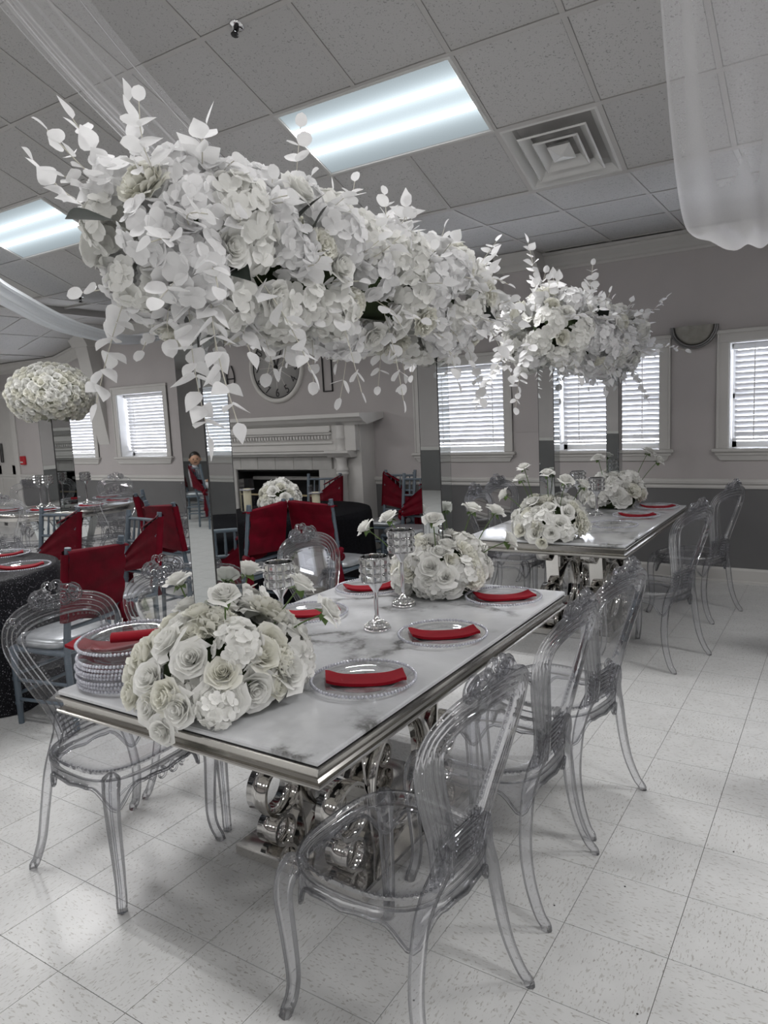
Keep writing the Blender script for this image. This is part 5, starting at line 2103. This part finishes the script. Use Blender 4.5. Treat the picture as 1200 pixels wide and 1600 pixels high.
    dk = [((0.2, -0.42, 0.06), (0.6, -0.3, 0.3), 1.0), ((0.21, -0.5, 0.08), (0.5, 0.4, 0.6), 0.9), ((0.05, -1.02, 0.02), (0.2, -1, -0.2), 1.0),
          ((0.21, 0.62, -0.04), (0.6, 0.4, -0.4), 1.0), ((0.22, 0.7, -0.02), (0.5, -0.3, -0.5), 0.8), ((0.16, 0.2, 0.0), (0.8, 0.1, -0.2), 0.7), ((0.17, -0.75, -0.06), (0.7, 0.0, -0.5), 0.8)]
    garland('flower_garland', 'huge white flower and eucalyptus garland above the plate-stack table', (-1.57, 2.20, 2.06), 0.96, 51, tr1, dk, 'white garlands on mirrored columns')
    tr2 = [((-0.1, -1.0, -0.05), (-0.4, -0.6, -0.8), 0.42, -0.04, 'point'), ((0.0, -1.0, -0.08), (-0.1, -0.5, -0.9), 0.38, -0.03, 'round'),
           ((-0.1, -0.95, 0.08), (-0.6, -0.4, 0.6), 0.36, 0.02, 'round'), ((0.0, -0.95, 0.1), (0.0, -0.3, 1.0), 0.34, 0.02, 'point'),
           ((0.1, -0.4, 0.1), (0.3, 0.0, 1.0), 0.28, 0.02, 'round'), ((0.12, 0.5, -0.08), (0.5, 0.1, -0.8), 0.36, -0.04, 'round'),
           ((0.12, 0.9, 0.0), (0.9, 0.3, 0.0), 0.38, -0.04, 'round'), ((0.1, 0.9, 0.1), (0.6, 0.3, 0.6), 0.36, 0.0, 'round'), ((-0.14, -0.9, 0.0), (-0.9, -0.4, 0.2), 0.32, -0.02, 'round')]
    garland('flower_garland', 'white flower and eucalyptus garland in front of the windows', (-1.6, 5.17, 2.06), 1.0, 77, tr2, dk[:2], 'white garlands on mirrored columns')
    # plates, napkins
    PK = plate_kit()
    NM = [napkin_mesh(s) for s in (1, 2, 3)]
    zt = TZ + 0.0003

    def setting(x, y, plab, nlab, rz=0.58, k=0, napkin=True):
        PK.place('charger_plate', plab, 'plate', (x, y, zt), 0.3 * k, 'clear beaded charger plates')
        if napkin:
            o = link('napkin', NM[k % 3])
            o.location = (x + 0.004, y + 0.002, zt + 0.0015)
            o.rotation_euler = (0, 0, rz)
            tag(o, nlab, 'napkin', 'folded red napkins')
    setting(-1.245, 1.76, 'clear beaded charger plate across the rose mound from the plate stack', 'folded red napkin on the plate across from the plate stack', 0.50, 0)
    setting(-1.24, 2.27, 'clear beaded charger plate in the middle of the aisle-side row', 'folded red napkin on the middle plate of the aisle-side row', 0.52, 1)
    setting(-1.25, 2.85, 'clear beaded charger plate at the aisle-side end next to the goblet rose mound', 'folded red napkin on the aisle-side plate next to the goblet rose mound', 0.55, 2)
    setting(-1.90, 2.78, 'clear beaded charger plate across the goblets from the aisle', 'folded red napkin on the plate across the goblets from the aisle', 0.65, 1)
    setting(-1.89, 2.30, 'clear beaded charger plate half hidden by a nodding rose', 'folded red napkin under a nodding rose', 0.6, 0)
    setting(-1.30, 5.39, 'clear beaded charger plate in the middle of the window-side table edge', 'folded red napkin in the middle of the window-side table', 0.25, 2)
    setting(-1.262, 5.88, 'clear beaded charger plate at the wall end of the window-side table', 'folded red napkin at the wall end of the window-side table', 0.25, 0)
    setting(-1.34, 4.91, 'clear beaded charger plate without napkin on the window-side table', '', 0, 1, False)
    # stack of spare plates with napkins caught between
    sx, sy = -1.955, 1.455
    z = zt
    rng = random.Random(3)
    names = ['first', 'second', 'third', 'fourth', 'fifth', 'sixth', 'seventh']
    for k in range(7):
        PK.place('charger_plate', 'clear beaded charger plate, %s from the bottom of the tall stack' % names[k], 'plate', (sx + rng.uniform(-0.006, 0.006), sy + rng.uniform(-0.006, 0.006), z), k * 0.4, 'stack of clear charger plates')
        z += 0.0135
    o = link('napkin', NM[0])
    o.location = (sx - 0.09, sy - 0.025, z + 0.0032)
    o.rotation_euler = (0, 0, 0.35)
    tag(o, 'folded red napkin wedged under the tilted top plate of the stack', 'napkin', 'folded red napkins')
    p = PK.place('charger_plate', 'clear beaded charger plate tilted on top of the stack', 'plate', (sx, sy + 0.004, z + 0.0298), 0, 'stack of clear charger plates')
    p.rotation_euler = (math.radians(2.5), math.radians(1), 0)
    rl = MB()
    pts = []
    for k in range(26):
        t = k / 25
        a = t * 4.6 * PI / 2
        r = 0.034 - 0.022 * t
        pts.append((r * math.cos(a), r * math.sin(a) * 0.62))
    rl.grid(lambda u, v: ((v - 0.5) * 0.17, pts[int(round(u * 25))][0] + 0.03 * (0 if u > 0.02 else -1) * 0, pts[int(round(u * 25))][1] + 0.024), 25, 6)
    o = link('napkin', rl.mesh('napkin', 'red_napkin'))
    o.location = (sx + 0.055, sy + 0.0, z + 0.0308)
    o.rotation_euler = (0, 0, 0.75)
    tag(o, 'loosely rolled red napkin lying on the stack of plates', 'napkin', 'folded red napkins')
    # crystal candle holders
    G1, G2 = goblet_kit(0.292), goblet_kit(0.335)
    for lab, k, x, y in (('crystal goblet candle holder standing alone on the marble vein', G1, -1.51, 2.245),
                         ('taller crystal goblet candle holder touching a rose mound', G2, -1.60, 2.59),
                         ('crystal goblet candle holder behind the rose mound next to the plate stack', G1, -1.80, 2.03)):
        k.place('candle_holder', lab, 'candle holder', (x, y, zt), 0.2, 'crystal candle holders on the plate-stack table')
    for lab, k, x, y in (('short crystal goblet candle holder on the window-side table', G1, -1.58, 5.36),
                         ('tall crystal goblet candle holder behind the short one on the window-side table', G2, -1.74, 5.42),
                         ('tall crystal goblet candle holder on the window-side table, next to its free-end column', G2, -1.74, 5.12)):
        k.place('candle_holder', lab, 'candle holder', (x, y, zt), 0.1, 'crystal candle holders on the window-side table')
    # cloth-covered round tables
    C1 = cloth_table_kit(0.66, 'black_sequin', 1)
    C2 = cloth_table_kit(0.68, 'black_velvet', 2)
    C1.place('round_table', 'round table under a floor-length black sequin cloth', 'table', (TL[0], TL[1], 0), 0, 'cloth-covered round tables')
    C2.place('round_table', 'round table under a plain black cloth before the fireplace', 'table', (TC[0], TC[1], 0), 0.5, 'cloth-covered round tables')
    C2.place('round_table', 'round table under a plain black cloth out across the hall', 'table', (TR[0], TR[1], 0), 1.1, 'cloth-covered round tables')
    for x, y, pl, nl, kk in ((-4.20, 2.42, 'silver-beaded charger plate near the red chair, on the sequin table', 'folded red napkin on the sequin table, toward the clear chairs', 0),
                             (-4.28, 2.02, 'silver-beaded charger plate by the cloth edge of the sequin table', 'folded red napkin by the cloth edge of the sequin table', 1),
                             (-4.75, 2.62, 'silver-beaded charger plate on the sequin table, toward the mirror-topped table', 'folded red napkin on the sequin table, toward the mirror-topped table', 2)):
        PK.place('charger_plate', pl, 'plate', (x, y, 0.7655), kk, 'clear beaded charger plates')
        o = link('napkin', NM[kk])
        o.location = (x, y, 0.7655 + 0.0015)
        o.rotation_euler = (0, 0, 0.9)
        tag(o, nl, 'napkin', 'folded red napkins')
    bouquet('rose_bouquet', 'small cluster of white roses on the black table before the fireplace', (TC[0] - 0.13, TC[1] - 0.06, 0.7655), 0.19, 0.19, 0.19, 36, 61, 1.1, base_z=0.0)
    for lab, x, y, h in (('tall square glass candle vase beside the small rose cluster', TC[0] - 0.40, TC[1] - 0.20, 0.30), ('short square glass candle vase beside the small rose cluster', TC[0] + 0.16, TC[1] + 0.1, 0.22)):
        v = thing('candle_vase', lab, 'candle holder', (x, y, 0.7655), 0.3, 'glass candle vases')
        m = MB()
        m.box(-0.05, 0.05, -0.05, 0.05, 0.0, h)
        m.f = [f for i, f in enumerate(m.f) if i != 1]
        m.s = m.s[:len(m.f)]
        part('glass', m, 'clear_glass', v)
        m = MB()
        m.lathe([(0.036, 0.004), (0.037, 0.03), (0.037, h * 0.68), (0.03, h * 0.70), (0.002, h * 0.69)], 18)
        part('candle', m, 'candle_wax', v)
        m = MB()
        m.box(-0.051, 0.051, -0.051, 0.051, h * 0.66, h * 0.69)
        part('band', m, 'chrome_bead', v)
    # round mirror-topped table
    r = thing('mirror_table', 'round mirror-topped table with slanted mirrored legs, ringed by clear chairs', 'table', (RT[0], RT[1], 0))
    m = MB()
    m.lathe([(0.002, 0.76), (0.83, 0.76), (0.835, 0.757), (0.002, 0.752)], 64)
    part('mirror_top', m, 'mirror', r)
    m = MB()
    m.lathe([(0.835, 0.757), (0.84, 0.75), (0.84, 0.69), (0.83, 0.68), (0.6, 0.68)], 64)
    part('apron_ring', m, 'brushed_steel', r)
    for k in range(4):
        a = k * PI / 2 + 0.5
        m = MB()
        M = Matrix.Rotation(a, 4, 'Z')
        m.add([(0.30, -0.1, 0.68), (0.38, -0.1, 0.68), (0.38, 0.1, 0.68), (0.30, 0.1, 0.68), (0.10, -0.07, 0.05), (0.18, -0.07, 0.05), (0.18, 0.07, 0.05), (0.10, 0.07, 0.05)],
              [(0, 1, 5, 4), (1, 2, 6, 5), (2, 3, 7, 6), (3, 0, 4, 7), (0, 3, 2, 1), (4, 5, 6, 7)], False, M)
        part('leg', m, 'mirror', r)
    m = MB()
    m.lathe([(0.002, 0.05), (0.36, 0.05), (0.38, 0.04), (0.38, 0.0)], 40)
    part('base_plate', m, 'polished_steel', r)
    PC = column_kit(1.02)
    # wider square pedestal under the rose ball
    c = PC.place('mirror_column', 'broad mirrored pedestal carrying the rose ball on the round table', 'column', (RT[0], RT[1], 0.76), 0.05, 'mirrored flower columns')
    c.scale = (2.3, 2.3, 1.0)
    b = thing('rose_ball', 'tight ball of cream white roses on the round table pedestal', 'flower arrangement', (RT[0], RT[1], 1.78))
    rng = random.Random(9)
    core = MB()
    core.ball((0, 0, 0.2), 0.38, 20, 12, 0.74)
    part('foam_core', core, 'core_pale', b)
    for p, d in dome_points(285, 0.43, 0.43, 0.325, rng, -0.8, 0.03, 0.04):
        link('rose', rng.choice(FLW['rose_small']), b, orient(p + Vector((0, 0, 0.2)) - d * 0.02, d, rng.uniform(0, 6), rng.uniform(1.1, 1.35)))
    G3 = goblet_kit(0.36)
    for lab, x, y in (('crystal candle holder by the pedestal of the round table', 0.315, 0.098), ('crystal candle holder on the round table, on the red-chair side', 0.06, -0.29), ('crystal candle holder beside another on the round table', 0.2, -0.28)):
        G3.place('candle_holder', lab, 'candle holder', (RT[0] + x, RT[1] + y, 0.76), 0.1, 'crystal candle holders on the round table')
    for kk, a in enumerate((-0.9, -0.1, 0.7, 1.6, 2.5, -1.75)):
        x, y = RT[0] + 0.6 * math.cos(a), RT[1] + 0.6 * math.sin(a)
        side = ('by the wainscot', 'toward the window', 'under the window sill', 'behind the pedestal', 'by the hall door', 'toward the sequin table')[(kk + 1) % 6]
        PK.place('charger_plate', 'clear charger plate on the round mirror top, %s' % side, 'plate', (x, y, 0.7603), kk, 'clear beaded charger plates')
        o = link('napkin', NM[kk % 3])
        o.location = (x, y, 0.7603 + 0.0015)
        o.rotation_euler = (0, 0, 0.6)
        tag(o, 'folded red napkin on the round mirror top, %s' % side, 'napkin', 'folded red napkins')


def build_child():
    """small seated child, seen only as a reflection in the column"""
    cx, cy = -9.0, -5.4
    rz = math.atan2(-6.2 - cy, -7.9 - cx) - PI / 2
    p = thing('person', 'small child in pale clothes sitting on a red-sashed chair', 'person', (cx, cy, 0.022), rz)
    sk = [((0, 0.0, 0.56), 0.105), ((0, -0.01, 0.68), 0.095), ((0, -0.02, 0.79), 0.10), ((0, -0.015, 0.87), 0.04), ((0, -0.005, 0.91), 0.042)]
    m = MB()
    m.tube(catmull([q for q, _ in sk], 4), [0.105 - 0.0 * k for k in range(17)][:9] + [0.10, 0.098, 0.085, 0.06, 0.045, 0.04, 0.04, 0.042], 12)
    for s in (-1, 1):
        m.tube(catmull([(s * 0.055, 0.0, 0.56), (s * 0.07, 0.16, 0.57), (s * 0.075, 0.272, 0.535), (s * 0.075, 0.295, 0.40), (s * 0.075, 0.30, 0.31)], 4), [0.068 - 0.0024 * k for k in range(17)], 10)
        m.tube(catmull([(s * 0.10, -0.02, 0.82), (s * 0.145, 0.0, 0.72), (s * 0.13, 0.09, 0.63), (s * 0.07, 0.16, 0.635)], 4), [0.036 - 0.0012 * k for k in range(13)], 8)
    part('body', m, 'child_cloth', p)
    HR = T3(0, 0, 0) @ Matrix.Rotation(math.radians(75), 4, 'Z')
    h = MB()
    h.ball((0, 0.01, 0.995), 0.085, 16, 12, 1.2, HR)
    h.ball((0, 0.097, 0.985), 0.014, 8, 6, 1.2, HR)
    for s in (-1, 1):
        h.ball((s * 0.084, 0.005, 0.99), 0.02, 8, 6, 1.3, HR)
    part('head', h, 'skin', p)
    for s in (-1, 1):
        h = MB()
        h.ball((s * 0.07, 0.185, 0.64), 0.026, 8, 6)
        for k in range(4):
            h.tube([(s * 0.07 + (k - 1.5) * 0.012, 0.2, 0.64), (s * 0.07 + (k - 1.5) * 0.013, 0.232, 0.63)], 0.007, 6)
        h.tube([(s * 0.055, 0.18, 0.645), (s * 0.03, 0.205, 0.645)], 0.008, 6)
        part('hand', h, 'skin', p)
    e = MB()
    for s in (-1, 1):
        e.ball((s * 0.032, 0.089, 1.0), 0.011, 8, 6, 1.0, HR)
    e.tube([(-0.022, 0.088, 0.948), (0, 0.093, 0.944), (0.022, 0.088, 0.948)], 0.005, 6, mat=HR)
    part('eyes', e, 'hair', p)
    k = MB()
    k.ball((0, -0.012, 1.02), 0.093, 16, 12, 1.12, HR)
    part('hair', k, 'hair', p)
    for s in (-1, 1):
        f = MB()
        f.ball((s * 0.075, 0.325, 0.285), 0.035, 10, 6, 0.8, Matrix.Diagonal((1, 1.0, 1, 1)))
        part('shoe', f, 'trim_white', p)


flower_meshes()
build_fireplace()
build_wall_decor()
build_swags()
build_tables()
build_ghost_chairs()
build_chiavari()
build_child()
